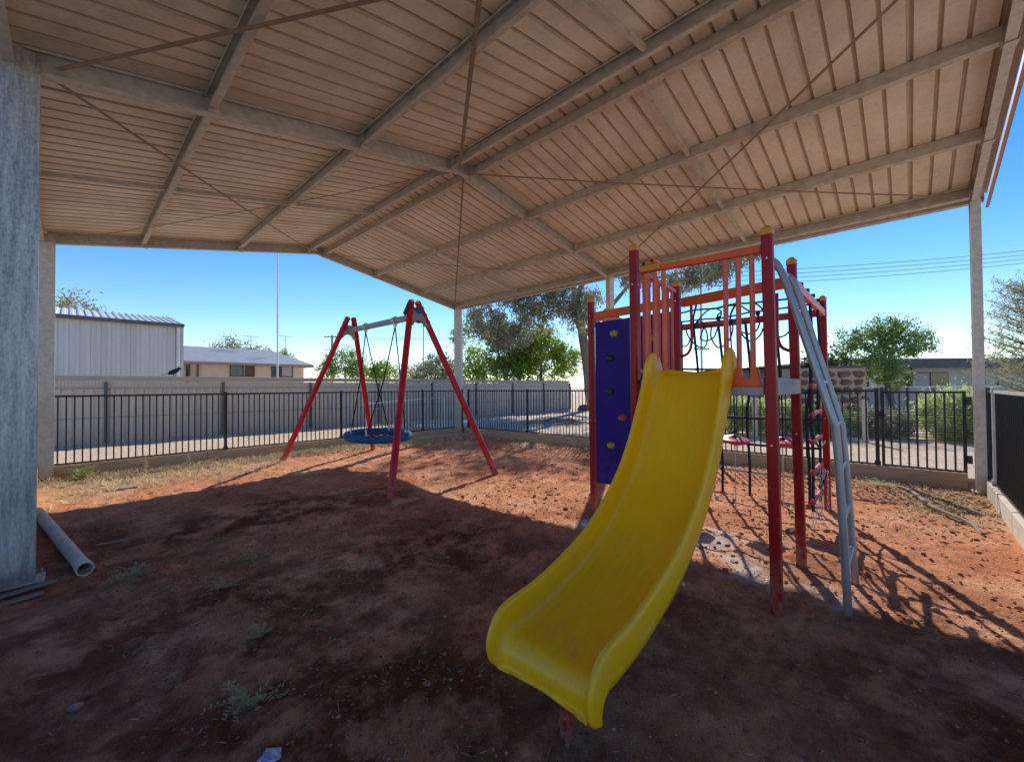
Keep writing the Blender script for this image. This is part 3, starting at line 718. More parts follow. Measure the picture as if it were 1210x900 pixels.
# grey ladder between P3 and P4 -------------------------------------
ld = MB(); ld.box((3.76, .70, 2.38), (.82, .03, .03)); ld = ld.build('ladder', 'ladder_grey', ps)
L1 = catmull([(3.46, .70, 2.40), (3.465, .64, 2.30), (3.47, .52, 1.86), (3.475, .375, 1.30), (3.48, .352, 1.18), (3.485, .33, .7), (3.49, .305, -.04)], 5)
L2 = catmull([(4.03, .71, 2.40), (4.035, .65, 2.30), (4.05, .525, 1.80), (4.07, .39, 1.25), (4.072, .372, 1.14), (4.075, .345, .7), (4.08, .31, -.04)], 5)
for L in (L1, L2):
    m = MB(); m.tube(L, .024, 14); m.build('rail', 'ladder_grey', ld, smooth='auto')
for z in (.28, .60, .92, 1.22, 1.52):
    def at(L, z):
        for a, b in zip(L[:-1], L[1:]):
            if a.z >= z >= b.z: return a.lerp(b, (a.z - z) / (a.z - b.z))
    m = MB(); m.tube([at(L1, z), at(L2, z)], .015, 10); m.build('rung', 'ladder_grey', ld, smooth='auto')

# ropes overhead ------------------------------------------------------
ROPES = {'a': [(5.0, 2.72, 2.38), (5.0, 1.98, 2.37), (5.0, 1.85, 2.38), (5.0, 1.71, 2.38), (5.0, 1.57, 2.37), (5.0, 1.44, 2.39), (5.0, 1.31, 2.39), (5.0, 1.19, 2.38), (5.0, .74, 2.37)],
'b': [(5.5, 2.72, 2.38), (5.5, 2.18, 2.34), (5.5, 1.88, 2.34), (5.5, 1.68, 2.33), (5.5, 1.53, 2.34), (5.5, 1.35, 2.36), (5.5, 1.21, 2.36), (5.5, .74, 2.37)],
'c': [(6.22, 1.88, 2.34), (5.25, 1.88, 2.24), (4.23, 1.5, 2.3)], 'd': [(6.22, 1.2, 2.34), (5.25, 1.46, 2.24), (4.2, 1.1, 2.32)],
'l1': [(5.25, 1.89, 2.24), (5.25, 1.84, 2.3), (5.25, 1.76, 2.38), (5.25, 1.68, 2.42), (5.25, 1.6, 2.39), (5.25, 1.58, 2.35), (5.25, 1.6, 2.29), (5.25, 1.63, 2.28), (5.25, 1.62, 2.33), (5.25, 1.58, 2.36)],
'l2': [(5.25, 1.99, 2.21), (5.25, 1.98, 2.15), (5.25, 1.93, 2.06), (5.25, 1.85, 1.98), (5.25, 1.79, 1.96), (5.25, 1.75, 2.0), (5.25, 1.74, 2.11), (5.25, 1.77, 2.2)],
'l3': [(5.25, 1.69, 2.2), (5.25, 1.7, 2.1), (5.25, 1.67, 2.01), (5.25, 1.62, 1.95), (5.25, 1.55, 1.97), (5.25, 1.49, 2.04), (5.25, 1.46, 2.14), (5.25, 1.46, 2.24)],
'l4': [(5.25, 1.38, 2.13), (5.25, 1.35, 2.06), (5.25, 1.29, 2.0), (5.25, 1.23, 2.01), (5.25, 1.18, 2.06), (5.25, 1.15, 2.13)],
'l5': [(5.25, 1.37, 2.11), (5.25, 1.29, 2.08), (5.25, 1.22, 2.11), (5.25, 1.19, 2.17), (5.25, 1.19, 2.22), (5.25, 1.2, 2.29)],
'l6': [(5.0, 1.52, 2.37), (5.1, 1.46, 2.40), (5.25, 1.38, 2.41), (5.25, 1.33, 2.37), (5.25, 1.28, 2.33)],
'l7': [(5.25, 1.78, 2.19), (5.25, 1.82, 2.08), (5.25, 1.76, 2.04), (5.25, 1.67, 2.07), (5.25, 1.63, 2.16), (5.25, 1.61, 2.22)],
'l8': [(5.25, 1.93, 2.34), (5.25, 1.89, 2.25), (5.25, 1.83, 2.28), (5.25, 1.78, 2.25), (5.25, 1.78, 2.19)],
'l9': [(5.25, 1.28, 2.43), (5.25, 1.22, 2.41), (5.25, 1.17, 2.36), (5.25, 1.15, 2.32)],
'l10': [(5.25, 2.05, 2.12), (5.25, 2.05, 2.02), (5.25, 2.01, 1.99), (5.25, 1.97, 2.01), (5.25, 1.94, 2.08)],
'l11': [(5.25, 1.15, 2.13), (5.25, 1.05, 2.06), (5.25, 0.98, 2.02), (5.25, 0.89, 2.1), (5.25, .8, 2.35)]}
for k, P in ROPES.items():
    m = MB(); m.tube(catmull(P, 6), .0085 if k[0] == 'l' else .010, 7); m.build('rope', 'rope_dark', ps, smooth=True)
for p in ((5.25, 1.885, 2.235), (5.25, 1.47, 2.23), (5.25, 1.2, 2.30), (5.25, 1.61, 2.29)):
    m = MB(); m.tube(catmull([Vector(p) + Vector((0, 0, -.03)), Vector(p), Vector(p) + Vector((0, 0, .03))], 3), [.012, .018, .021, .024, .021, .017, .012], 8); m.build('rope_knot', 'rope_black', ps, smooth=True)
# hanging stepping discs
for (x, y, z, up_) in ((5.45, 1.51, .86, 2.24), (5.85, 1.1, .83, 2.33), (5.3, 2.05, .82, 2.3)):
    m = MB(); seg = 18; prof = [(.0, .035), (.03, .035), (.12, .022), (.155, .008), (.16, -.008), (.13, -.03), (.04, -.05), (0, -.05)]
    vs = []; fs = []
    for i, (r_, h_) in enumerate(prof):
        for k in range(seg):
            a = 2 * math.pi * k / seg; vs.append((x + r_ * math.cos(a), y + r_ * math.sin(a), z + h_ + .02 * math.cos(a + x)))
    for i in range(len(prof) - 1):
        for k in range(seg): fs.append((i * seg + k, i * seg + (k + 1) % seg, (i + 1) * seg + (k + 1) % seg, (i + 1) * seg + k))
    m.add(vs, fs); dsk = m.build('stepping_disc', 'plastic_red', ps, smooth='auto')
    m = MB(); m.tube(catmull([(x, y, z + .03), (x - .02, y, z + .6), (x - (x - 5.25) * .6, y, up_)], 5), .009, 7); m.build('rope', 'rope_dark', dsk, smooth=True)
    m = MB(); m.tube([(x, y, z - .04), (x, y, .02)], .007, 6); m.build('chain', 'chain_steel', dsk)
# cargo net on the far side of the square frame
def sag(a, b, s_, n=6):
    a, b = Vector(a), Vector(b); return [a.lerp(b, i / n) + Vector((0, 0, -s_ * 4 * (i / n) * (1 - i / n))) for i in range(n + 1)]
NY = [2.58, 2.24, 1.90, 1.56, 1.22, .90]; NZ = [.03, .37, .74, 1.09, 1.42, 1.75]
net = MB()
for i, y in enumerate(NY): net.tube(catmull([(6.255, y + .02, 2.33), (6.27, y - .03, 1.6), (6.25, y + .02, 1.1), (6.27, y, .5), (6.26, y, .03)], 5), .017, 7)
net = net.build('cargo_net', 'rope_dark', ps, smooth=True)
for j, z in enumerate(NZ):
    m = MB(); m.tube(sag((6.275, 2.72, z + .02), (6.25, .77, z - .01), .03, 10), .016, 7); m.build('net_rope', 'rope_pale' if j < 2 else 'rope_dark', net, smooth=True)
for y in NY:
    for j, z in enumerate(NZ):
        m = MB(); zz = z + .02 - .03 * (2.72 - y) / 1.95 - .03 * 4 * ((2.72 - y) / 1.95) * (1 - (2.72 - y) / 1.95)
        if j == 0: m.tube([(6.23, y, zz), (6.29, y, zz)], [.036, .036], 10); m.tube([(6.26, y, zz + .02), (6.26, y, zz - .05)], [.02, .03], 8)
        else: m.tube([(6.235, y, zz), (6.285, y, zz)], .02, 8)
        m.build('net_joint', 'plastic_red' if j == 0 else 'rope_black', net)
# rope ladder in the side opening
rl = MB()
for x in (5.14, 5.62): rl.tube(catmull([(x, .71, 2.33), (x + .02, .70, 1.9), (x - .01, .72, 1.3), (x + .03, .71, .8), (x + .05, .72, .22)], 5), .014, 7)
rl = rl.build('rope_ladder', 'rope_dark', ps, smooth=True)
for i, z in enumerate((1.78, 1.49, 1.20, .93, .62, .33)):
    m = MB(); m.tube([(5.08, .71, z), (5.72, .71, z + .012)], .021, 10)
    for x in (5.14, 5.64): m.tube([(x, .71, z - .022), (x, .71, z + .026)], .024, 8)
    m.build('rung', 'plastic_red', rl, smooth='auto')
# loose chains anchoring the ropes
def chain(p, q, parent):
    p, q = Vector(p), Vector(q); n = int((q - p).length / .035); m = MB()
    for i in range(n):
        c = p.lerp(q, (i + .5) / n); ring = []
        for k in range(8):
            a = 2 * math.pi * k / 8; u_ = .008 * math.cos(a); v_ = .021 * math.sin(a)
            ring.append(c + (Vector((u_, 0, v_)) if i % 2 else Vector((0, u_, v_))))
        m.tube(ring, .0030, 5, closed=True)
    m.build('chain', 'chain_steel', parent, smooth=True)
for a, b in (((5.19, .72, .24), (5.2, .72, .01)), ((5.51, .72, .24), (5.5, .74, .01)), ((5.95, .72, .55), (5.93, .74, .01)), ((6.09, .70, .5), (6.1, .70, .01)), ((5.62, .71, .60), (5.66, .72, .01))): chain(a, b, rl)
m = MB(); m.tube(sag((5.5, .71, .42), (6.19, .72, .52), .08), .010, 7); m.tube(sag((5.2, .71, 1.0), (6.19, .72, .85), .12), .010, 7); m.build('rope', 'rope_black', rl, smooth=True)

# ------------------------------------------------------------------ basket swing
sw = thing('basket_swing', 'basket swing with crimson slanted legs, grey top beam and blue round nest seat', 'swing', (4.06, 7.3, 0))
ZT_ = 2.95
for (yb, ya_) in ((5.18, 6.12), (9.46, 8.50)):
    s_ = 1 if yb < 7 else -1
    for sx in (-1, 1):
        b0 = Vector((4.06 + sx * 1.03, yb, -.06)); t0 = Vector((4.06 + sx * .07, ya_, ZT_))
        m = MB(); m.tube([b0, t0], .052, 16)
        lg = m.build('leg', 'red_leg', sw, smooth='auto')
        d = (t0 - b0).normalized(); m = MB(); m.tube([t0 - d * .01, t0 + d * .035, t0 + d * .05], [.056, .052, .02], 14); m.build('leg_cap', 'cap_orange' if s_ > 0 else 'red_leg', lg, smooth='auto')
        m = MB()
        for k in range(3):
            c = t0 - d * (.10 + .13 * k); m.tube([c - d * .018, c + d * .018], .060, 14)
        m.build('leg_collar', 'red_leg', lg, smooth='auto')
    # arched cast head bracket between the legs
    outer = []; inner = []
    def legx(z, sx): return 4.06 + sx * (1.03 + (.07 - 1.03) * z / ZT_)
    yy = lambda z: yb + (ya_ - yb) * z / ZT_
    P = []
    for sx, z in ((-1, 2.50), (-1, 2.82)): P.append((legx(z, sx) - 4.06, z))
    P += [(legx(2.82, 1) - 4.06, 2.82), (legx(2.50, 1) - 4.06, 2.50)]
    for k in range(1, 8):
        a = math.pi * k / 8; P.append((math.cos(a) * .14, 2.50 + math.sin(a) * .14))
    m = MB(); e = Vector((0, (ya_ - yb) / ZT_, 1))
    vs = []
    for dy in (-.04, .04):
        for (x, z) in P: vs.append((4.06 + x, yy(z) + dy, z))
    n = len(P); m.add(vs, [(i, (i + 1) % n, (i + 1) % n + n, i + n) for i in range(n)])
    for o_ in (0, n):
        q = [(0 + o_, 1 + o_, 2 + o_, 3 + o_, 4 + o_, 5 + o_, 6 + o_, 7 + o_, 8 + o_, 9 + o_, 10 + o_)]
        m.f += [tuple(i + 0 for i in q[0])]; m.mi += [0]
    m.build('head_bracket', 'beam_grey', sw)
# blue moulded guards on the near head
m = MB()
pts = [(-.30, -.10), (-.16, .10), (-.08, .16), (-.06, .07), (-.10, 0), (-.16, -.06), (-.24, -.14)]
m.prof(pts, (4.02, 6.10, 2.84), (4.02, 6.14, 2.84), (.75, .2, 0), (0, 0, 1))
m.build('guard', 'shroud_blue', sw, bevel=.01)
m = MB(); m.prof([(-.02, -.16), (.10, -.19), (.16, -.08), (.10, .06), (0, .08), (-.05, 0)], (4.06, 6.02, 2.80), (4.06, 6.16, 2.80), (1, 0, 0), (0, 0, 1)); m.build('guard', 'shroud_blue', sw, bevel=.01)
m = MB(); m.tube([(4.06, 6.05, 2.72), (4.06, 8.56, 2.72)], .055, 16); m.build('top_beam', 'beam_grey', sw, smooth='auto')
# seat
SZ = .60; CX, CY, RR_ = 4.06, 7.36, .565
ring = [(CX + RR_ * math.cos(a), CY + RR_ * math.sin(a), SZ + .03 * math.sin(a)) for a in np.linspace(0, 2 * math.pi, 48, endpoint=False)]
m = MB(); m.tube(ring, .068, 14, closed=True); st = m.build('seat_ring', 'swing_blue', sw, smooth=True)
m = MB()
for k in range(-4, 5):
    o = k * .1; h_ = math.sqrt(max(0, (RR_ - .03) ** 2 - o * o))
    for s_ in (0, 1):
        P = [(CX + (o if s_ else t * h_), CY + (t * h_ if s_ else o), SZ - .01 - .09 * (1 - t * t) * (1 - (o / RR_) ** 2)) for t in np.linspace(-1, 1, 9)]
        m.tube(P, .009, 6)
m.build('seat_net', 'rope_black', st, smooth=True)
for yh, s_ in ((6.75, -1), (7.85, 1)):
    m = MB(); m.tube([(CX, yh, 2.80), (CX, yh, 2.62)], .035, 10); m.tube([(CX, yh - .05, 2.72), (CX, yh + .05, 2.72)], .066, 14); m.build('hanger', 'chain_steel', sw, smooth='auto')
    for sx in (-1, 1):
        e = (CX + sx * .40, CY + s_ * .30, SZ + .06)
        m = MB(); m.tube([(CX, yh, 2.62), (CX + sx * .18, yh - s_ * .11, 1.6), e], .011, 7); m.build('rope', 'rope_black', st, smooth=True)
        m = MB(); m.tube([Vector(e) + Vector((0, 0, .10)), Vector(e) + Vector((0, 0, -.02))], .02, 8); m.build('rope_clamp', 'chain_steel', st, smooth='auto')

# ------------------------------------------------------------------ boundary wall beyond
bw = thing('boundary_fence', 'long grey corrugated steel boundary fence behind the playground', 'fence', (6, 14.9, 0))
WX0, WX1, WY, WZ = -14, 20.8, 14.9, 1.86
def corr(x0, x1, p=.19, d=.03):
    pts = []; x = x0; 
    while x < x1: pts += [(x, 0), (x + p * .45, 0), (x + p * .55, d), (x + p * .9, d)]; x += p
    return pts
m = MB(); m.prof([(a, -b) for a, b in corr(WX0, WX1)], (0, WY, .1), (0, WY, 1.52), (1, 0, 0), (0, 1, 0), closed=False); m.build('infill_sheet', 'wall_steel', bw)
m = MB(); m.prof([(a, -b * .5) for a, b in corr(WX0, WX1, .06, .02)], (0, WY, 1.56), (0, WY, 1.72), (1, 0, 0), (0, 1, 0), closed=False); m.build('lattice_band', 'wall_steel', bw)
m = MB(); m.box(((WX0 + WX1) / 2, WY, 1.80), (WX1 - WX0, .09, .13)); m.box(((WX0 + WX1) / 2, WY, 1.54), (WX1 - WX0, .07, .045)); m.box(((WX0 + WX1) / 2, WY - .035, .80), (WX1 - WX0, .02, .03)); m.build('cap_rail', 'wall_cap', bw, bevel=.008)
x = WX1
while x > WX0:
    m = MB(); m.box((x, WY - .02, .88), (.06, .13, 1.68)); m.build('post', 'wall_post', bw); x -= 2.52
# return wall at the far end
m = MB(); m.box((WX1 + .0, WY + 3, .98), (.05, 5.8, 1.75)); m.build('return_panel', 'wall_steel', bw)

# bird on the wall
bd = thing('magpie', 'small dark bird perched on top of the boundary fence by the shed', 'bird', (2.0, 14.88, 1.865))
def ellipsoid(m, c, r_, rot=None, n=8):
    bm = bmesh.new(); bmesh.ops.create_icosphere(bm, subdivisions=2, radius=1)
    M = rot or Matrix.Identity(3)
    vs = [Vector(c) + M @ Vector((v.co.x * r_[0], v.co.y * r_[1], v.co.z * r_[2])) for v in bm.verts]; bm.verts.ensure_lookup_table()
    m.add(vs, [[v.index for v in f.verts] for f in bm.faces]); bm.free()
rot = Matrix.Rotation(R(-28), 3, 'Y')
m = MB(); ellipsoid(m, (2.0, 14.88, 2.00), (.15, .06, .065), rot); ellipsoid(m, (2.12, 14.88, 2.09), (.05, .042, .045)); m.prof([(-.02, 0), (.02, 0), (0, .01)], (2.15, 14.88, 2.09), (2.22, 14.88, 2.08), (0, 1, 0), (0, 0, 1))
m.prof([(-.035, 0), (.035, 0), (.03, .012), (-.03, .012)], (1.9, 14.88, 1.96), (1.72, 14.88, 1.88), (0, 1, 0), (0, 0, 1))
m.build('body', 'bird_dark', bd, smooth='auto')
m = MB()
for dy in (-.02, .02): m.tube([(2.0, 14.88 + dy, 1.95), (2.0, 14.88 + dy, 1.866)], .005, 5)
m.build('leg', 'bird_dark', bd)

# ------------------------------------------------------------------ shed
shd = thing('shed', 'tall grey corrugated steel shed with white roof edge beyond the boundary fence', 'shed', (-3, 22, 0))
SX0, SX1 = -11, 2.86
m = MB(); m.prof([(a, -b) for a, b in corr(SX0, SX1 - .1, .25, .03)], (0, 20, 0), (0, 20, 3.86), (1, 0, 0), (0, 1, 0), closed=False)
m.add([(SX1, 20, 0), (SX1, 28, 0), (SX1, 28, 3.86), (SX1, 24, 4.66), (SX1, 20, 3.86)], [(0, 1, 2, 3, 4)]); m.box((SX1 - .04, 20, 1.93), (.12, .06, 3.86))
m.add([(SX0, 28, 0), (SX1, 28, 0), (SX1, 28, 3.86), (SX0, 28, 3.86)], [(0, 1, 2, 3)])
m.build('wall', 'shed_wall', shd)
for s_ in (-1, 1):
    y1 = 24 + s_ * 4.15; m = MB(); sl_ = .2
    pts = corr(SX0 - .1, SX1 + .1, .2, .035)
    m.prof(pts, (0, 24, 4.72), (0, y1, 4.72 - 4.15 * sl_), (1, 0, 0), (0, 0, 1), closed=False); m.build('roof', 'shed_roof', shd)
m = MB(); m.box(((SX0 + SX1) / 2, 19.80, 3.90), (SX1 - SX0 + .2, .12, .12)); m.build('gutter', 'wall_post', shd)
m = MB(); m.tube([(SX1 - .05, 19.86, 3.85), (SX1 - .05, 19.92, 3.7), (SX1 - .05, 19.92, .2)], .05, 8); m.build('downpipe', 'white_paint', shd)
m = MB(); m.box((SX1 + .115, 24, 4.72), (.02, .2, .14)); m.build('ridge_end', 'shed_roof', shd)

# ------------------------------------------------------------------ middle house
hs = thing('house', 'low cream house with pale hipped roof between the shed and the swing', 'house', (9, 37, 0))
m = MB(); m.box((9.1, 37.3, 1.7), (7.2, 5.4, 3.1)); m.build('wall', 'house_wall', hs)
m = MB(); m.box((4.9, 36.0, 1.6), (.9, 2.0, 3.0)); m.build('wall', 'house_wall_pale', hs)
ex0, ex1, ey0, ey1, ez, rz = 3.6, 13.25, 34.0, 40.8, 3.36, 4.62
m = MB(); rx1 = 11.2
m.add([(ex0, ey0, ez), (ex1, ey0, ez), (ex1, ey1, ez), (ex0, ey1, ez), (ex0, 37.4, rz), (rx1, 37.4, rz)], [(0, 1, 5, 4), (1, 2, 5), (2, 3, 4, 5), (0, 4, 3)]); m.build('roof', 'house_roof', hs)
m = MB(); m.box(((ex0 + ex1) / 2, ey0 + .02, ez - .10), (ex1 - ex0, .06, .17)); m.box((ex1 - .02, (ey0 + ey1) / 2, ez - .10), (.06, ey1 - ey0, .17)); m.box(((ex0 + ex1) / 2, ey0 + .35, ez - .17), (ex1 - ex0 - .1, .6, .02)); m.build('fascia', 'barge', hs)
for (x0, x1, g) in ((7.77, 8.55, 'glass_dark'), (8.70, 9.25, 'brown_trim'), (10.41, 11.0, 'glass_dark'), (11.07, 11.85, 'curtain')):
    m = MB(); cx = (x0 + x1) / 2; wd = x1 - x0
    for dx in (-1, 1): m.box((cx + dx * (wd / 2), 34.57, 2.86), (.06, .08, .92))
    for z in (2.42, 3.3): m.box((cx, 34.57, z), (wd + .06, .08, .06))
    wf = m.build('window', 'fascia_dark', hs)
    m = MB(); m.box((cx, 34.585, 2.86), (wd - .04, .02, .84)); m.build('pane', g, wf)
m = MB()
for x in (5.45, 5.9): m.box((x, 34.5, 1.7), (.1, .1, 3.05))
m.build('porch_post', 'brown_trim', hs)
def antenna(x, y, z0, z1, parent, w_=.9):
    m = MB(); m.tube([(x, y, z0), (x, y, z1)], .02, 6); m.tube([(x - w_ / 2, y, z1 - .05), (x + w_ / 2, y, z1 - .02)], .015, 5)
    for i in range(6):
        t = x - w_ / 2 + w_ * i / 5; m.tube([(t, y - .25, z1 - .04), (t, y + .25, z1 - .04)], .008, 4)
    m.tube([(x - w_ * .2, y, z1 - .35), (x + w_ * .45, y, z1 - .33)], .013, 5)
    m.build('antenna', 'wire', parent)
antenna(8.61, 37.2, 4.5, 5.3, hs, .9); antenna(9.75, 37.3, 4.5, 5.65, hs, 1.0); antenna(11.9, 36.3, 4.1, 5.75, hs, .9)

# poles ------------------------------------------------------------
def pole(name, label, cat, x, y, r0_, r1_, h, mat, arms=(), group=None):
    t = thing(name, label, cat, (x, y, 0), group); m = MB(); m.tube([(x, y, 0), (x, y, h)], [r0_, r1_], 10); m.build('shaft', mat, t, smooth='auto')
    for (z, w_, ang) in arms:
        m = MB(); c, s_ = math.cos(ang), math.sin(ang)
        m.bar((x - c * w_ / 2, y - s_ * w_ / 2, z), (x + c * w_ / 2, y + s_ * w_ / 2, z), .10, .12); a = m.build('crossarm', 'pole_wood', t)
        m = MB()
        for k in (-1, -.5, .5, 1): m.tube([(x + c * w_ / 2 * k * .92, y + s_ * w_ / 2 * k * .92, z + .06), (x + c * w_ / 2 * k * .92, y + s_ * w_ / 2 * k * .92, z + .22)], .04, 6)
        m.build('insulator', 'wall_post', a)
    return t
pole('flagpole', 'thin white flagpole standing beyond the boundary fence in front of the cream house', 'flagpole', 10.25, 32.8, .07, .045, 12.5, 'white_paint')
pole('power_pole', 'brown timber power pole with crossarm rising above the trees behind the left swing legs', 'power pole', 25.9, 60, .16, .12, 9.2, 'pole_wood', ((8.9, 2.2, R(-40)),))
pole('light_pole', 'thin grey pole seen between the two near swing legs', 'pole', 26.15, 37.8, .06, .045, 8.9, 'wall_post')
pole('power_pole', 'tall pale pole with small crossarm seen through the rope loops', 'power pole', 41.5, 14.3, .12, .09, 13.6, 'rail_light', ((5.0, 1.4, R(-47)), (13.0, 1.8, R(-47))))
pole('light_pole', 'pale slender pole seen through the orange barrier bars by the slide', 'pole', 46.5, 12.3, .16, .15, 11, 'rail_light')
def wires(label, a, b, n, dz, sag_):
    t = thing('power_line', label, 'power line', a)
    for i in range(n):
        m = MB(); m.tube(sag(Vector(a) + Vector((0, 0, -dz * i)), Vector(b) + Vector((0, 0, -dz * i * 1.05)), sag_, 16), .022, 4); m.build('wire', 'wire', t)
wires('four parallel wires climbing to the right above the climbing frame', (42, 14, 12.3), (76, -15.2, 16.6), 4, .42, .4)
wires('two thin wires crossing behind the swing', (25.9, 60, 8.9), (60, 34, 10.4), 2, .3, .5)

# ------------------------------------------------------------------ camera-facing buildings on the right
def local(org, ang):
    c, s_ = math.cos(ang), math.sin(ang); return lambda x, y, z: (org[0] + c * x - s_ * y, org[1] + s_ * x + c * y, z)
FA = -yaw                                  # local x runs along image right
def lbox(m, L, x0, x1, y0, y1, z0, z1, mi=0):
    m.add([L(x, y, z) for z in (z0, z1) for x, y in ((x0, y0), (x1, y0), (x1, y1), (x0, y1))], [(3, 2, 1, 0), (4, 5, 6, 7), (0, 1, 5, 4), (1, 2, 6, 5), (2, 3, 7, 6), (3, 0, 4, 7)], mi)
org = (31.8, 1.3); L = local(org, FA)
rh = thing('house', 'flat roofed pale house with dark fascia behind the hedge on the right', 'house', (org[0], org[1], 0))
m = MB(); lbox(m, L, -1.5, 14, .5, 8, .1, 2.5); m.build('wall', 'house_wall_pale', rh)
m = MB(); lbox(m, L, -1.9, 14.5, -.5, 8.5, 2.52, 2.62); m.build('roof', 'house_roof', rh)
m = MB(); lbox(m, L, -1.95, 14.55, -.56, -.5, 2.42, 2.95); lbox(m, L, -1.95, -1.9, -.5, 8.5, 2.42, 2.95); m.build('fascia', 'fascia_dark', rh)
m = MB(); lbox(m, L, 1.9, 2.05, .0, .15, .1, 2.5); lbox(m, L, 6.1, 6.25, 0, .15, .1, 2.5); m.build('veranda_post', 'brown_trim', rh)
for x0, x1, g in ((-.1, 1.0, 'white_paint'), (2.2, 3.4, 'curtain'), (3.5, 4.5, 'glass_dark'), (7.5, 9.5, 'curtain')):
    m = MB(); lbox(m, L, x0 - .05, x1 + .05, .42, .49, 1.15, 2.2); wf = m.build('window', 'brown_trim', rh)
    m = MB(); lbox(m, L, x0, x1, .40, .417, 1.2, 2.15); m.build('pane', g, wf)
lw = thing('low_wall', 'low lilac grey slatted wall behind the hedge on the right', 'wall', (26.4, 1.2, 0)); L = local((26.4, 1.2), FA)
m = MB(); lbox(m, L, -2.2, 8, 0, .12, .05, 1.34); m.build('panel', 'low_wall', lw)
m = MB()
for i in range(9): lbox(m, L, -2.2 + i * 1.25, -2.1 + i * 1.25, -.05, -.002, .05, 1.36)
m.build('pier', 'wall_post', lw)
m = MB(); lbox(m, L, -2.2, 8, -.03, .15, 1.342, 1.40); m.build('coping', 'white_paint', lw)
org = (29.5, 6.6); L = local(org, FA)
bb = thing('building', 'low brown walled building with pale eaves behind the tall red posts', 'building', (org[0], org[1], 0))
m = MB(); lbox(m, L, -1.2, 5.6, 0, 6, .1, 2.35); m.build('wall', 'brown_wall', bb)
m = MB(); lbox(m, L, -1.5, 5.9, -.5, 6.4, 2.353, 2.52); m.build('roof', 'house_roof', bb)
m = MB(); lbox(m, L, -1.5, 5.9, -.56, -.503, 2.30, 2.50); m.build('fascia', 'fascia_dark', bb)
for x in (.2, 2.2, 3.6):
    m = MB(); lbox(m, L, x, x + .9, -.06, -.002, 1.1, 2.0); wf = m.build('window', 'white_paint', bb)
    m = MB(); lbox(m, L, x + .06, x + .84, -.075, -.063, 1.16, 1.94); m.build('pane', 'glass_dark', wf)
m = MB(); lbox(m, L, -4.8, -1.5, .3, .4, .1, 1.95); fw_ = m.build('wall_panel', 'low_wall', bb)

# stone wall
L = local((16.2, 2.75), FA); sw_ = thing('stone_wall', 'rough red stone wall with thick pale mortar beyond the fence, right of the ladder', 'wall', (17, 2, 0))
m = MB(); lbox(m, L, 0, 2.4, 0, .5, 0, 2.05); m.build('mortar_core', 'mortar', sw_)
m = MB(); rs = random.Random(3); z = .12
while z < 1.95:
    hh = rs.uniform(.18, .29); x = rs.uniform(-.03, .03)
    while x < 2.3:
        ww = rs.uniform(.25, .55); c = Vector(L(x + ww / 2, -.01, z + hh / 2))
        rx = Matrix.Rotation(FA, 3, 'Z') @ Matrix.Rotation(rs.uniform(-.12, .12), 3, 'Y')
        vs = []; n = 9
        for lay, sc in ((.02, 1), (-.035, .93), (-.055, .6)):
            for k in range(n):
                a = 2 * math.pi * k / n; q = 1 + .14 * math.sin(k * 2.3 + x * 9); e = .75
                ux = math.copysign(abs(math.cos(a)) ** e, math.cos(a)) * ww * .46 * q * sc; uz = math.copysign(abs(math.sin(a)) ** e, math.sin(a)) * hh * .46 * q * sc
                vs.append(c + rx @ Vector((ux, lay, uz)))
        m.add(vs, [(i, (i + 1) % n, (i + 1) % n + n, i + n) for i in range(n)] + [(i + n, (i + 1) % n + n, (i + 1) % n + 2 * n, i + 2 * n) for i in range(n)] + [tuple(range(2 * n, 3 * n))])
        x += ww + rs.uniform(.03, .07)
    z += hh + .035
m.build('stone', 'stone_red', sw_, smooth='auto')
m = MB(); lbox(m, L, -.06, 2.46, -.08, .56, 2.053, 2.13); m.build('coping', 'fascia_dark', sw_)

# wire fence in front of the hedge
wf = thing('wire_fence', 'low wire fence with thin horizontal strands in front of the hedge', 'fence', (12.4, .76, 0))
fa, fb = Vector((11.5, 5.2, 0)), Vector((13.9, -2.2, 0))
m = MB()
for i in range(12):
    z = .25 + i * .062; m.tube([fa + Vector((0, 0, z)), fb + Vector((0, 0, z))], .008, 4)
m.build('strand', 'wire', wf)
for t in (.0, .31, .60, .90):
    p = fa.lerp(fb, t)
    m = MB(); m.box((p.x, p.y, .62), (.11, .11, 1.05)); m.box((p.x, p.y, 1.155), (.07, .07, .03)); m.build('concrete_post', 'concrete_edge', wf, bevel=.015)
m = MB()
for t in (.145, .435, .72): p = fa.lerp(fb, t); m.box((p.x, p.y, .55), (.035, .035, .9))
m.build('steel_post', 'fence_black', wf)

# bicycle rack like scalloped wire fence behind the swing
rk = thing('garden_fence', 'small white scalloped wire fence standing between the swing and the boundary fence', 'fence', (7, 12.6, 0))
a, b = Vector((6.2, 11.95, 0)), Vector((9.2, 12.05, 0))
m = MB(); m.tube([a + Vector((0, 0, 1.02)), b + Vector((0, 0, 1.16))], .018, 8); m.tube([a + Vector((0, 0, .35)), b + Vector((0, 0, .35))], .012, 6)
for t in (0, .5, 1): p = a.lerp(b, t); m.tube([p + Vector((0, 0, .1)), p + Vector((0, 0, 1.03 + .14 * t))], .018, 8)
m.build('rail', 'white_paint', rk)
m = MB()
for i in range(22):
    p = a.lerp(b, (i + .5) / 22); P = [p + Vector((math.cos(t) * .075, 0, .78 + math.sin(t) * .10)) for t in np.linspace(math.pi, 0, 7)]
    P = [p + Vector((-.075, 0, .12))] + P + [p + Vector((.075, 0, .12))]; m.tube(P, .007, 5)
m.build('hoop', 'rail_light', rk)

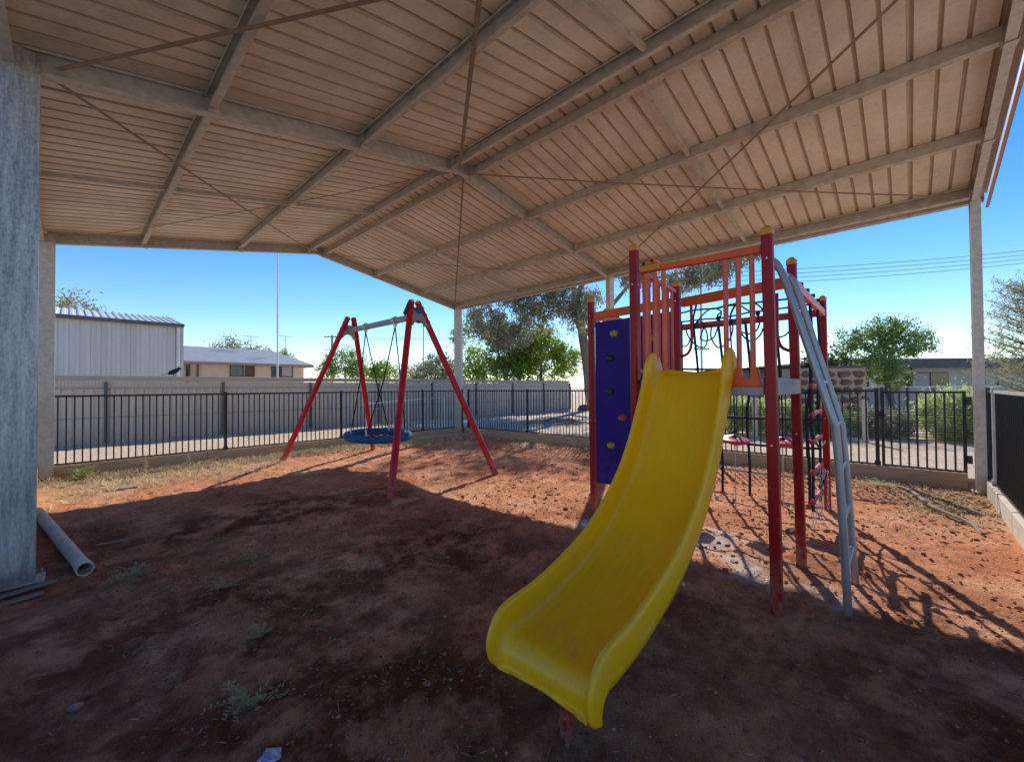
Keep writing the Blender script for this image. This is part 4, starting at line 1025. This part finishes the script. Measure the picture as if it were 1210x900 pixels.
# ------------------------------------------------------------------ vegetation
def leaf_quads(C, ln, wd, droop=0, flat=False):
    n = len(C); d = rng.normal(size=(n, 3)); d[:, 2] -= droop * 1.5
    if flat: d[:, 2] *= .15
    d /= np.linalg.norm(d, axis=1)[:, None]
    e = rng.normal(size=(n, 3)); e -= d * (e * d).sum(1)[:, None]; e /= np.linalg.norm(e, axis=1)[:, None]
    l = ln * rng.uniform(.6, 1.3, n)[:, None]; w_ = wd * rng.uniform(.6, 1.3, n)[:, None]
    v = np.stack([C - d * l / 2, C + e * w_ / 2, C + d * l / 2, C - e * w_ / 2], 1).reshape(-1, 3)
    return v, np.arange(4 * n).reshape(-1, 4)
def crown_points(blobs, n, clump=.28, tilt=0):
    pts = []; vol = np.array([b[3] * b[4] * b[5] for b in blobs]) ** .75; vol /= vol.sum()
    for b, f in zip(blobs, vol):
        k = int(n * f); nc = max(3, k // 45)
        u = rng.normal(size=(nc, 3)); u /= np.linalg.norm(u, axis=1)[:, None]; u *= rng.uniform(.35, 1.0, nc)[:, None] ** .6
        cc = np.array(b[:3]) + u * np.array(b[3:6])
        idx = rng.integers(0, nc, k); g = rng.normal(size=(k, 3)) * clump * rng.uniform(.5, 1.4, nc)[idx][:, None]
        pts.append(cc[idx] + g)
    return np.concatenate(pts)
def limb(m, a, b, r0_, r1_, wob=.15, seg=7):
    a, b = Vector(a), Vector(b); L_ = (b - a).length; P = []
    for i in range(seg + 1):
        t = i / seg; o = Vector((noise.noise((a.x + t * 3, b.y, 1)), noise.noise((a.y, b.x + t * 3, 5)), 0)) * wob * L_ * math.sin(math.pi * t)
        P.append(a.lerp(b, t) + o)
    m.tube(P, [r0_ + (r1_ - r0_) * i / seg for i in range(seg + 1)], 8)
def tree(name, label, cat, base, blobs, n, ln, wd, mat, trunk=None, tr=.15, clump=.3, droop=0, group=None, zc=None):
    t = thing(name, label, cat, base, group); bz = Vector(base)
    m = MB(); top = Vector(trunk) if trunk else Vector((blobs[0][0], blobs[0][1], blobs[0][2]))
    fork = bz.lerp(top, .6)
    limb(m, bz + Vector((0, 0, -.1)), fork, tr, tr * .7, .08); limb(m, fork, top, tr * .7, tr * .3, .15)
    for b in blobs: limb(m, fork, b[:3], tr * .45, tr * .1, .2); 
    for b in blobs[:6]:
        for k in range(2):
            q = Vector(b[:3]) + Vector((rng.normal() * b[3] * .6, rng.normal() * b[4] * .6, abs(rng.normal()) * b[5] * .5)); limb(m, b[:3], q, tr * .12, tr * .03, .2, 4)
    m.build('trunk', 'bark', t, smooth=True)
    C = crown_points(blobs, n, clump); 
    C = C[C[:, 2] > base[2] + .05]
    v, f = leaf_quads(C, ln, wd, droop); npmesh('crown', v, f, mat, t)
    return t
# big gum: the crown carries on above the shelter roof, its shadow dapples the yard
gum = [(16.5, 17.5, 5.3, 1.1, 1.0, 1.0), (17.4, 16.6, 6.9, 1.3, 1.2, .9), (18.3, 15.6, 5.6, 1.1, 1.1, 1.0), (18.7, 15.2, 7.4, 1.3, 1.2, .9), (19.3, 14.6, 6.2, .9, .9, .6), (17.6, 16.8, 4.4, 1.2, 1.2, .7),
       (20.2, 14.9, 7.9, 1.1, 1.1, .8), (20.2, 13.9, 5.4, .8, .8, .6), (20.6, 13.6, 6.7, .9, .9, .6), (24.4, 9.6, 7.6, 1.0, 1.0, .7), (25.3, 8.2, 8.2, 1.3, 1.2, .8), (26.4, 7.0, 8.9, 1.2, 1.1, .6), (23.0, 11.6, 8.2, 1.2, 1.2, .8),
       (20.6, 15.7, 10.0, 1.8, 1.8, 1.2)]
gum_top = [(22.6, 13.6, 12.2, 2.4, 2.0, 1.3), (23.8, 12.0, 10.6, 1.8, 1.6, 1.0), (21.8, 15.2, 13.2, 1.8, 1.8, 1.0)]
gt_ = thing('gum_tree', 'tall gum tree with grey drooping foliage and leaning trunk beside the blue climbing wall', 'tree', (22.6, 14.3, 0))
m = MB(); limb(m, (22.6, 14.4, -.1), (22.0, 14.7, 4.6), .34, .28, .05); limb(m, (22.0, 14.7, 4.6), (21.6, 15.0, 7.6), .28, .2, .06); limb(m, (21.6, 15.0, 7.6), (20.2, 16.9, 9.5), .2, .08); limb(m, (22.0, 14.7, 4.6), (24.6, 12.6, 8.2), .2, .09, .06)
limb(m, (21.7, 14.9, 6.9), (22.5, 14.3, 11.5), .18, .1); limb(m, (24.6, 12.6, 8.2), (25.3, 8.2, 8.2), .09, .04); limb(m, (25.3, 8.2, 8.2), (26.6, 6.6, 9), .04, .02); limb(m, (21.8, 14.9, 6.5), (18.7, 15.2, 7.4), .09, .03); limb(m, (18.7, 15.2, 7.4), (16.8, 17.0, 6.4), .04, .02); limb(m, (22.5, 14.3, 11.5), (22.2, 14.6, 13.4), .1, .05); limb(m, (20.4, 15.0, 7.1), (18.3, 15.6, 5.6), .05, .02); limb(m, (20.2, 16.9, 9.5), (18.2, 18.6, 8.2), .09, .04)
m.build('trunk', 'bark', gt_, smooth=True)
C = np.concatenate([crown_points(gum, 30000, .22), crown_points(gum_top, 3600, .30)]); v, f = leaf_quads(C, .27, .075, .9); npmesh('crown', v, f, 'leaf_gum', gt_)
G = 'shrubs and trees beyond the boundary fence'
tree('tree', 'loose mid green tree filling the gap between lime bush and citrus, below the gum foliage', 'tree', (19.2, 18.3, .1), [(18.6, 19.0, 4.9, 1.1, 1.0, .9), (19.6, 18.2, 4.2, 1.1, 1.0, .9), (18.9, 18.8, 3.4, 1.2, 1.1, 1.0), (20.6, 17.6, 4.6, .8, .8, .7)], 8000, .19, .085, 'leaf_green', tr=.12, clump=.22, group=G)
tree('citrus_tree', 'bright yellow green rounded tree just left of the blue climbing wall', 'tree', (20.9, 17.2, .1), [(20.8, 17.1, 4.1, 1.4, 1.4, 1.2), (22.0, 16.0, 3.2, 1.0, 1.0, 1.1), (20.1, 18.1, 2.9, 1.0, 1.0, 1.0)], 11000, .17, .10, 'leaf_bright', tr=.12, clump=.2, group=G)
tree('bush', 'lime green tall bush right of the far corner column', 'bush', (18.1, 20.6, .1), [(18.0, 20.6, 3.1, .9, .9, 1.5), (17.7, 21.2, 4.8, .6, .6, .9), (18.8, 20.0, 2.4, .9, .9, .9)], 4200, .17, .10, 'leaf_bright', tr=.1, clump=.2, group=G)
tree('bush', 'dark green mass of shrubs under the gum, between the lime bushes', 'bush', (19.6, 18.9, .1), [(19.6, 18.9, 2.6, 1.1, 1.1, 1.2), (20.4, 18.9, 3.3, .9, .9, .9), (21.7, 17.4, 2.2, 1.2, 1.2, .8)], 4200, .18, .09, 'leaf_green', tr=.1, clump=.22, group=G)
tree('bush', 'olive bush with spiky top just left of the far corner column', 'bush', (15.8, 22.2, .1), [(15.8, 22.2, 2.2, 1.3, 1.3, .95), (14.9, 23.0, 2.0, .9, .9, .8), (16.7, 21.6, 2.6, .7, .7, 1.1)], 3600, .2, .07, 'leaf_olive', tr=.08, clump=.22, group=G)
tree('bush', 'dark shrub behind the near right swing leg', 'bush', (16.8, 22.6, .1), [(16.8, 22.6, 2.6, 1.1, 1.1, 1.1), (17.4, 22.0, 2.2, .8, .8, 1.0)], 2600, .18, .09, 'leaf_dark', tr=.08, clump=.2, group=G)
tree('tree', 'mid green loose tree behind the left pair of swing legs', 'tree', (13.6, 29.2, .1), [(13.6, 29.3, 3.4, 1.3, 1.1, 1.0), (12.6, 30.2, 2.6, .8, .8, .7), (14.4, 28.4, 2.8, .9, .9, .8)], 4200, .2, .09, 'leaf_green', tr=.1, clump=.24, group=G)
tree('bush', 'small bright green bush between the swing legs, lower than the tree beside it', 'bush', (15.3, 27.4, .1), [(15.3, 27.3, 2.6, .9, .9, .7)], 1800, .18, .10, 'leaf_bright', tr=.07, clump=.2, group=G)
tree('bush', 'pale olive bush with bare twigs right of the small bright bush', 'bush', (16.3, 26.2, .1), [(16.3, 26.2, 2.4, .9, .9, .7), (17.1, 25.6, 2.1, .6, .6, .5)], 1500, .2, .06, 'leaf_olive', tr=.07, clump=.25, group=G)
tree('tree', 'sparse pale tree showing above the white shed roof', 'tree', (.4, 43.3, 0), [(.2, 43.4, 7.4, 1.4, 1.2, .8), (1.4, 43.0, 6.9, .8, .8, .5)], 900, .30, .10, 'leaf_olive', tr=.12, clump=.3)
tree('tree', 'small green tree showing above the cream house roof by the tallest antenna', 'tree', (10.2, 43.5, 0), [(10.0, 43.5, 5.2, 1.5, 1.0, .7), (11.8, 43.0, 5.0, .9, .8, .4)], 1500, .22, .10, 'leaf_olive', tr=.12, clump=.28)
tree('tree', 'distant dull green tree at the right end of the cream house roof', 'tree', (15.0, 44, 0), [(14.6, 44, 4.6, 1.0, 1.0, .6)], 700, .22, .10, 'leaf_green', tr=.1, clump=.28)
GR = 'trees beyond the right fence'
tree('tree', 'feathery green tree with forked crown above the red stone wall', 'tree', (27.0, .5, 0), [(26.6, .9, 4.25, .65, .65, .45), (26.3, 1.2, 3.6, .8, .8, .6), (25.6, 1.9, 3.8, .55, .55, .4), (25.5, 2.1, 3.1, .55, .55, .45), (27.2, .0, 4.0, .65, .65, .45), (27.5, -.4, 3.7, .5, .5, .35), (27.6, -.5, 3.2, .4, .4, .35), (26.9, .2, 3.3, .7, .7, .5), (26.0, 1.0, 2.4, .9, .9, .7), (26.5, .5, 1.8, .7, .7, .5)], 11000, .16, .06, 'leaf_green', tr=.13, clump=.15, group=GR)
tree('hedge', 'dark clipped hedge mass behind the red stone wall', 'hedge', (25.3, 2.6, 0), [(25.2, 2.7, 2.3, .9, .9, .9), (24.6, 3.3, 2.1, .7, .7, .8)], 2600, .15, .09, 'leaf_dark', tr=.08, clump=.18, group=GR)
cs = thing('casuarina_tree', 'wispy olive needle leaved tree at the right edge behind the corner column', 'tree', (20.6, -3.0, 0), GR)
m = MB(); C = []
limb(m, (20.6, -3.0, 0), (20.5, -2.9, 4.2), .14, .03, .05)
for i in range(150):
    z = .5 + (i / 150) ** .85 * 3.9; a = rng.uniform(0, 2 * math.pi); Lr = (1.75 * (1 - .62 * (z / 4.6)) + .2) * rng.uniform(.7, 1.1)
    p0 = Vector((20.6, -3.0, z)); p1 = p0 + Vector((math.cos(a) * Lr, math.sin(a) * Lr, .25 + .35 * Lr)); m.tube([p0, p0.lerp(p1, .5) + Vector((0, 0, -.05)), p1], [.018, .012, .005], 4)
    for t in np.linspace(.25, 1.08, 22): q = p0.lerp(p1, t); C.append((q.x + rng.normal() * .07, q.y + rng.normal() * .07, q.z + rng.normal() * .06))
m.build('trunk', 'bark', cs, smooth=True)
C = np.array(C); C = np.repeat(C, 3, 0) + rng.normal(size=(len(C) * 3, 3)) * .06
v, f = leaf_quads(C, .24, .022, .2); npmesh('crown', v, f, 'leaf_olive', cs)
# hedge plants along the wire fence
GH = 'shrubs along the wire fence on the right'
def shrub(label, base, blobs, n, ln, wd, mat, up=True):
    t = thing('shrub', label, 'shrub', base, GH); m = MB()
    for b in blobs:
        for k in range(4): limb(m, base, (b[0] + rng.normal() * b[3] * .4, b[1] + rng.normal() * b[4] * .4, b[2]), .018, .006, .1, 4)
    m.build('stem', 'bark', t); C = crown_points(blobs, n, .10); C = C[C[:, 2] > .12]
    v, f = leaf_quads(C, ln, wd, -.7 if up else 0); npmesh('foliage', v, f, mat, t)
shrub('tall pale lime clump of upright leaves behind the gate', (14.8, -.8, .1), [(14.8, -.85, .70, .72, .72, .62), (14.4, -1.5, .6, .5, .6, .5)], 11000, .18, .022, 'leaf_lime')
shrub('yellow green shrub left of the lime clump, seen through the gate', (14.4, .4, .1), [(14.4, .55, .5, .6, .8, .34)], 4200, .13, .03, 'leaf_olive')
shrub('low green shrub behind the ladder and the concrete post', (13.7, 1.7, .1), [(13.7, 1.8, .56, .6, .9, .38)], 4600, .12, .04, 'leaf_green')
shrub('pale green shrub seen between the slide and the nearest red post', (12.9, 3.7, .1), [(12.9, 3.7, .75, .6, .8, .5), (13.2, 2.8, .66, .6, .8, .45)], 8000, .14, .032, 'leaf_lime')
shrub('low grassy clump at the left end of the wire fence', (12.6, 5.2, .1), [(12.6, 5.2, .5, .5, .9, .35)], 2600, .14, .03, 'leaf_olive')

# ------------------------------------------------------------------ small things on the ground
def tuft_blades(cx, cy, n, r_, h_, lean=.6, wd=.004):
    V = []; Fc = []
    for i in range(n):
        a = rng.uniform(0, 2 * math.pi); q = abs(rng.normal()) * r_ * .5; x, y = cx + math.cos(a) * q, cy + math.sin(a) * q
        z = gh(x, y) - .005; hh = h_ * rng.uniform(.4, 1.1); dx, dy = math.cos(a) * lean * hh * rng.uniform(.2, 1.2), math.sin(a) * lean * hh * rng.uniform(.2, 1.2)
        b = rng.uniform(0, 2 * math.pi); ox, oy = math.cos(b) * wd, math.sin(b) * wd; k = len(V)
        V += [(x - ox, y - oy, z), (x + ox, y + oy, z), (x + dx + ox * .3, y + dy + oy * .3, z + hh), (x + dx * .5 - ox, y + dy * .5 - oy, z + hh * .65)]; Fc.append((k, k + 1, k + 2, k + 3))
    return V, Fc
def scatter(name, mat, spots, kind='stuff', label=None, cat=None):
    V = []; Fc = []
    for s_ in spots:
        v, f = tuft_blades(*s_); k = len(V); V += v; Fc += [tuple(i + k for i in q) for q in f]
    o = npmesh(name, np.array(V), np.array(Fc), mat); tag(o, label, cat, kind=kind); return o
sp = []
for i in range(1300):        # straw along the far fence, left side
    x = rng.uniform(-.25, 8.6); y = 10.4 - abs(rng.normal()) * (1.15 if x < 3.0 else .4)
    if y > 7.6: sp.append((x, y, 16, .07, rng.uniform(.03, .11), .9, .004))
for i in range(260):
    y = rng.uniform(-.5, 10.2); x = 8.68 - abs(rng.normal()) * .2; sp.append((x, y, 12, .07, rng.uniform(.02, .07), 1.2, .0035))
for i in range(120): sp.append((rng.uniform(4.5, 8.0), rng.uniform(5.5, 9.8), 9, .06, rng.uniform(.02, .05), 1.4, .0035))
for i in range(420): sp.append((7.5 + rng.normal() * .65, -.2 + rng.normal() * .3, 14, .07, rng.uniform(.015, .04), 1.6, .003))
for i in range(200): sp.append((rng.uniform(9.3, 13), rng.uniform(-1, 11), 6, .1, .05, 1, .004))
sp = [s_ for s_ in sp if s_[1] > -.85 and (s_[0] < 8.7 or s_[0] > 9)]
scatter('dry_grass', 'straw', sp, label='short dry straw coloured grass scattered along the fences', cat='grass')
sp = []
for i in range(1500): sp.append((rng.uniform(-.1, 4.5), rng.uniform(.8, 7.6), int(rng.integers(3, 9)), .05, rng.uniform(.01, .04), 1.7, .0018))
scatter('dead_grass', 'dull_grass', sp, label='sparse dull dead grass stubble on the shaded dirt', cat='grass')
# leaf litter flakes
C = []
for i in range(2000):
    u_ = rng.random()
    if u_ < .42: x, y = 7.6 + rng.normal() * .8, -.2 + rng.normal() * .4
    elif u_ < .88: x, y = 8.5 - abs(rng.normal()) * .6, rng.uniform(-.6, 10.2)
    else: x, y = rng.uniform(0, 8.6), rng.uniform(.3, 10.3)
    if -.3 < x < 8.72 and -.85 < y < 10.4: C.append((x, y, gh(x, y) + .008))
v, f = leaf_quads(np.array(C), .055, .02, 0, True); tag(npmesh('leaf_litter', v, f, 'litterleaf'), 'fallen brown leaves scattered over the dirt', 'leaves', kind='stuff')
C = []
for i in range(1600):
    x, y = rng.uniform(-.1, 5.0), rng.uniform(.2, 7.4); C.append((x, y, gh(x, y) + .006))
v, f = leaf_quads(np.array(C), .05, .0045, 0, True); tag(npmesh('twig_bits', v, f, 'dull_grass'), 'tiny dry twigs and grass stems strewn over the shaded dirt', 'twigs', kind='stuff')
# clods and pebbles
V = []; Fc = []
oct_ = [(1, 0, 0), (-1, 0, 0), (0, 1, 0), (0, -1, 0), (0, 0, 1), (0, 0, -1)]; of = [(0, 2, 4), (2, 1, 4), (1, 3, 4), (3, 0, 4), (2, 0, 5), (1, 2, 5), (3, 1, 5), (0, 3, 5)]
bmi = bmesh.new(); bmesh.ops.create_icosphere(bmi, subdivisions=1, radius=1); iv = [v_.co.copy() for v_ in bmi.verts]; bmi.verts.ensure_lookup_table(); ifc = [tuple(v_.index for v_ in f_.verts) for f_ in bmi.faces]; bmi.free()
for i in range(16000):
    if i > 8000: x, y = .2 + abs(rng.normal()) * 1.9, rng.uniform(-.7, 4.6)
    elif rng.random() < .5: x, y = rng.uniform(.2, 6.5), rng.uniform(-.8, 5)
    else: x, y = rng.uniform(-.3, 8.6), rng.uniform(-.85, 10.3)
    s_ = min(.026, .004 + abs(rng.normal()) ** 1.6 * .0050)
    if x < 3.6: s_ = min(s_ * .6, .010)
    z = gh(x, y) + s_ * .15; k = len(V)
    for q in iv:
        j = 1 + rng.uniform(-.25, .25); V.append((x + q.x * s_ * j * 1.2, y + q.y * s_ * j, z + q.z * s_ * j * .7))
    Fc += [tuple(a + k for a in f_) for f_ in ifc]
tag(npmesh('dirt_clods', np.array(V), np.array(Fc), 'clod'), 'small clods and pebbles scattered on the red dirt', 'pebbles', kind='stuff')
def weed(label, x, y, n, r_, h_, mat='weed', wd=.006, name='weed'):
    V = []; Fc = []
    o_ = Vector((x, y, gh(x, y)))
    for i in range(n):
        a = rng.uniform(0, 2 * math.pi); L_ = r_ * rng.uniform(.4, 1.0); hz = h_ * rng.uniform(.2, 1)
        prev = o_; ns = 7
        for k in range(1, ns + 1):
            t = k / ns; p = o_ + Vector((math.cos(a + t * .4) * L_ * t, math.sin(a + t * .4) * L_ * t, hz * math.sin(t * 1.9) + .004))
            kk = len(V); s_ = Vector((-math.sin(a), math.cos(a), 0)) * .0018; V += [prev - s_, prev + s_, p + s_, p - s_]; Fc.append((kk, kk + 1, kk + 2, kk + 3))
            for sd_ in (-1, 1):
                d = Vector((math.cos(a + sd_ * 1.0), math.sin(a + sd_ * 1.0), rng.uniform(.1, .7))) * wd * 3.2 * rng.uniform(.7, 1.3); e = Vector((-math.sin(a + sd_), math.cos(a + sd_), 0)) * wd
                kk = len(V); V += [p, p + d * .5 + e, p + d, p + d * .5 - e]; Fc.append((kk, kk + 1, kk + 2, kk + 3))
            prev = p
    o = npmesh(name, np.array([tuple(q) for q in V]), np.array(Fc), mat); return tag(o, label, name)
weed('small grey green weed with upright sprigs in the middle of the left foreground', .80, 2.85, 9, .09, .07)
weed('sprawling dull weed in the left foreground, nearest to the camera', .60, 2.32, 16, .17, .06)
weed('low dark weed clump beside the open end of the old pipe', .33, 4.45, 26, .22, .08)
weed('flat straggling weed right of the pipe, in shade', 1.15, 4.2, 18, .26, .035)
weed('small flat weed left of the straggling one in the shaded dirt', .80, 3.75, 12, .2, .03)
weed('fresh green weed against the timber edging by the left column', .15, 10.2, 40, .22, .22, 'leaf_lime', .009)
weed('tall dry weed stalk against the timber edging left of the fence post', 1.0, 10.3, 14, .10, .30, 'straw', .006)
weed('twiggy dry weed in the sunlit straw by the fence post', 1.65, 10.2, 16, .14, .25, 'straw', .006)
weed('green grassy tuft by the right timber edging below the gate', 8.15, .35, 60, .33, .07, 'leaf_lime', .005)
weed('dull green mound of grass at the far corner column', 8.05, 9.0, 80, .45, .14, 'leaf_olive', .006)
weed('pale dry tuft next to the near right swing leg', 5.25, 5.9, 36, .22, .07, 'straw', .004)
weed('grey green weed beside the far right swing leg', 5.0, 8.7, 24, .25, .06, 'weed', .006)
# old pipe lying by the left column
pp = thing('pipe', 'old grey brown plastic pipe lying on the dirt beside the left column', 'pipe', (-.1, 6.2, 0))
pa, pb = Vector((-.25, 7.60, .050)), Vector((.085, 4.98, .050))
def hollow(m, a, b, ro, ri, seg=24):
    a, b = Vector(a), Vector(b); t = (b - a).normalized(); x = t.cross(Vector((0, 0, 1))).normalized(); y = t.cross(x); vs = []
    for c, r_ in ((a, ro), (b, ro), (b, ri), (a, ri)):
        for k in range(seg): an = 2 * math.pi * k / seg; vs.append(c + (x * math.cos(an) + y * math.sin(an)) * r_)
    m.add(vs, [(i * seg + k, i * seg + (k + 1) % seg, ((i + 1) % 4) * seg + (k + 1) % seg, ((i + 1) % 4) * seg + k) for i in range(4) for k in range(seg)])
m = MB(); hollow(m, pa, pb, .051, .044); m.build('barrel', 'pvc_old', pp, smooth='auto')
m = MB(); d_ = (pb - pa).normalized(); hollow(m, pb + d_ * .0005, pb + d_ * .10, .056, .047); m.build('socket', 'pvc_old', pp, smooth='auto')
m = MB(); m.tube([pb - d_ * .4, pb - d_ * .39], .043, 20); m.build('inner_shadow', 'hollow_shade', pp)  # dark disc, its colour stands for the shade inside the pipe
el = thing('pipe_elbow', 'short curved white plastic pipe piece left of the long pipe', 'pipe fitting', (-.35, 6.4, 0))
m = MB(); m.tube(catmull([(-.52, 6.62, .04), (-.42, 6.58, .09), (-.33, 6.52, .085), (-.27, 6.44, .03)], 5), .052, 14, caps=True); m.build('bend', 'white_paint', el, smooth='auto')
pk = thing('timber_offcuts', 'two weathered planks lying at the foot of the left column', 'planks', (-.2, 4.55, 0))
for (a, b) in (((-.75, 4.60, .03), (-.06, 4.80, .035)), ((-.70, 4.47, .02), (-.12, 4.62, .025))):
    m = MB(); m.bar(a, b, .06, .015); m.build('plank', 'wood_grey', pk, bevel=.003)
m = MB(); m.tube([(.18, 5.55, .05), (.42, 5.50, .06)], .009, 6); tag(m.build('stick', 'stone_pale'), 'short pale stick lying beside the old pipe', 'stick')
# buried concrete kerb / rail at right
m = MB(); m.tube(catmull([(8.35, .16, .02), (8.0, .02, .045), (7.6, -.07, .05), (7.1, -.17, .05), (6.75, -.33, .045), (6.5, -.46, .035), (6.2, -.50, .015)], 4), [.008 + .014 * math.sin(math.pi * i / 24) ** .5 for i in range(25)], 8); tag(m.build('fallen_branch', 'wood_grey'), 'long weathered branch lying on the straw litter near the right corner', 'branch')
m = MB(); m.bar((5.5, 10.28, .03), (8.35, 10.22, .05), .10, .06); tag(m.build('buried_kerb', 'concrete_edge', bevel=.01), 'pale narrow kerb strip half buried behind the swing seat', 'kerb')
m = MB(); m.box((.55, 8.75, -.003), (.36, .22, .05), rz=.2); tag(m.build('paving_slab', 'stone_pale', bevel=.01), 'pale stone slab lying in the sunlit straw near the left column', 'slab')
# litter, stones
m = MB(); P = [(.50, 1.86), (.56, 1.845), (.60, 1.87), (.615, 1.915), (.57, 1.95), (.52, 1.925)]
vs = [(x, y, gh(x, y) + .012 + .012 * math.sin(i * 2.1)) for i, (x, y) in enumerate(P)] + [(.56, 1.90, gh(.56, 1.9) + .035)]
m.add(vs, [(i, (i + 1) % 6, 6) for i in range(6)]); tag(m.build('litter', 'litter_pale'), 'crumpled blue and white scrap of wrapper at the bottom edge', 'litter')
def rock(label, x, y, s_, mat, fl=.55):
    bm = bmesh.new(); bmesh.ops.create_icosphere(bm, subdivisions=3, radius=1); m = MB()
    vs = []
    for v_ in bm.verts:
        k = 1 + .28 * noise.noise(v_.co * 1.4 + Vector((x, y, 0))) + .1 * noise.noise(v_.co * 4)
        vs.append((x + v_.co.x * s_ * k, y + v_.co.y * s_ * k * .8, gh(x, y) + v_.co.z * s_ * k * fl + s_ * .12))
    m.add(vs, [tuple(v_.index for v_ in f_.verts) for f_ in bm.faces]); bm.free(); return tag(m.build('rock', mat, smooth=True), label, 'rock')
rock('round flat brown stone in the left foreground', -.02 + .05, 2.90, .028, 'stone_pale')
rock('pale pebble in the right foreground shade', 2.45, -.35, .04, 'stone_pale')
rock('white lump of broken concrete beside the left post foot of the climbing wall', 3.86, 2.55, .075, 'litter_pale')
rock('dark lump of dirt under the rope ladder', 5.0, .85, .09, 'stone_red')
rock('dark red lump behind the far post of the climbing frame', 5.2, 1.1, .07, 'stone_red')
# things beyond the right fence seen by the blue wall
for i, (lab, x, y, s_) in enumerate((('low heap of red rubble at the end of the boundary fence', 20.2, 13.4, .45), ('second red rubble heap just right of the first', 21.0, 12.9, .35))): rock(lab, x, y, s_, 'stone_red', .6)
br = thing('brush_pile', 'tangle of fallen dead branches on the sand behind the right fence', 'branches', (12.5, 9.2, 0)); m = MB()
for i in range(16):
    a = rng.uniform(0, math.pi); c = Vector((12.4 + rng.normal() * .8, 9.2 + rng.normal() * .6, .2)); d = Vector((math.cos(a), math.sin(a), 0)) * rng.uniform(.4, 1.0)
    m.tube(catmull([c - d, c + Vector((0, 0, rng.uniform(.05, .25))), c + d], 4), .014, 5)
m.build('branch', 'wood_grey', br)
cc = rock('grey flat boulder on the sand by the blue climbing wall', 10.6, 6.4, .35, 'stone_pale', .3)
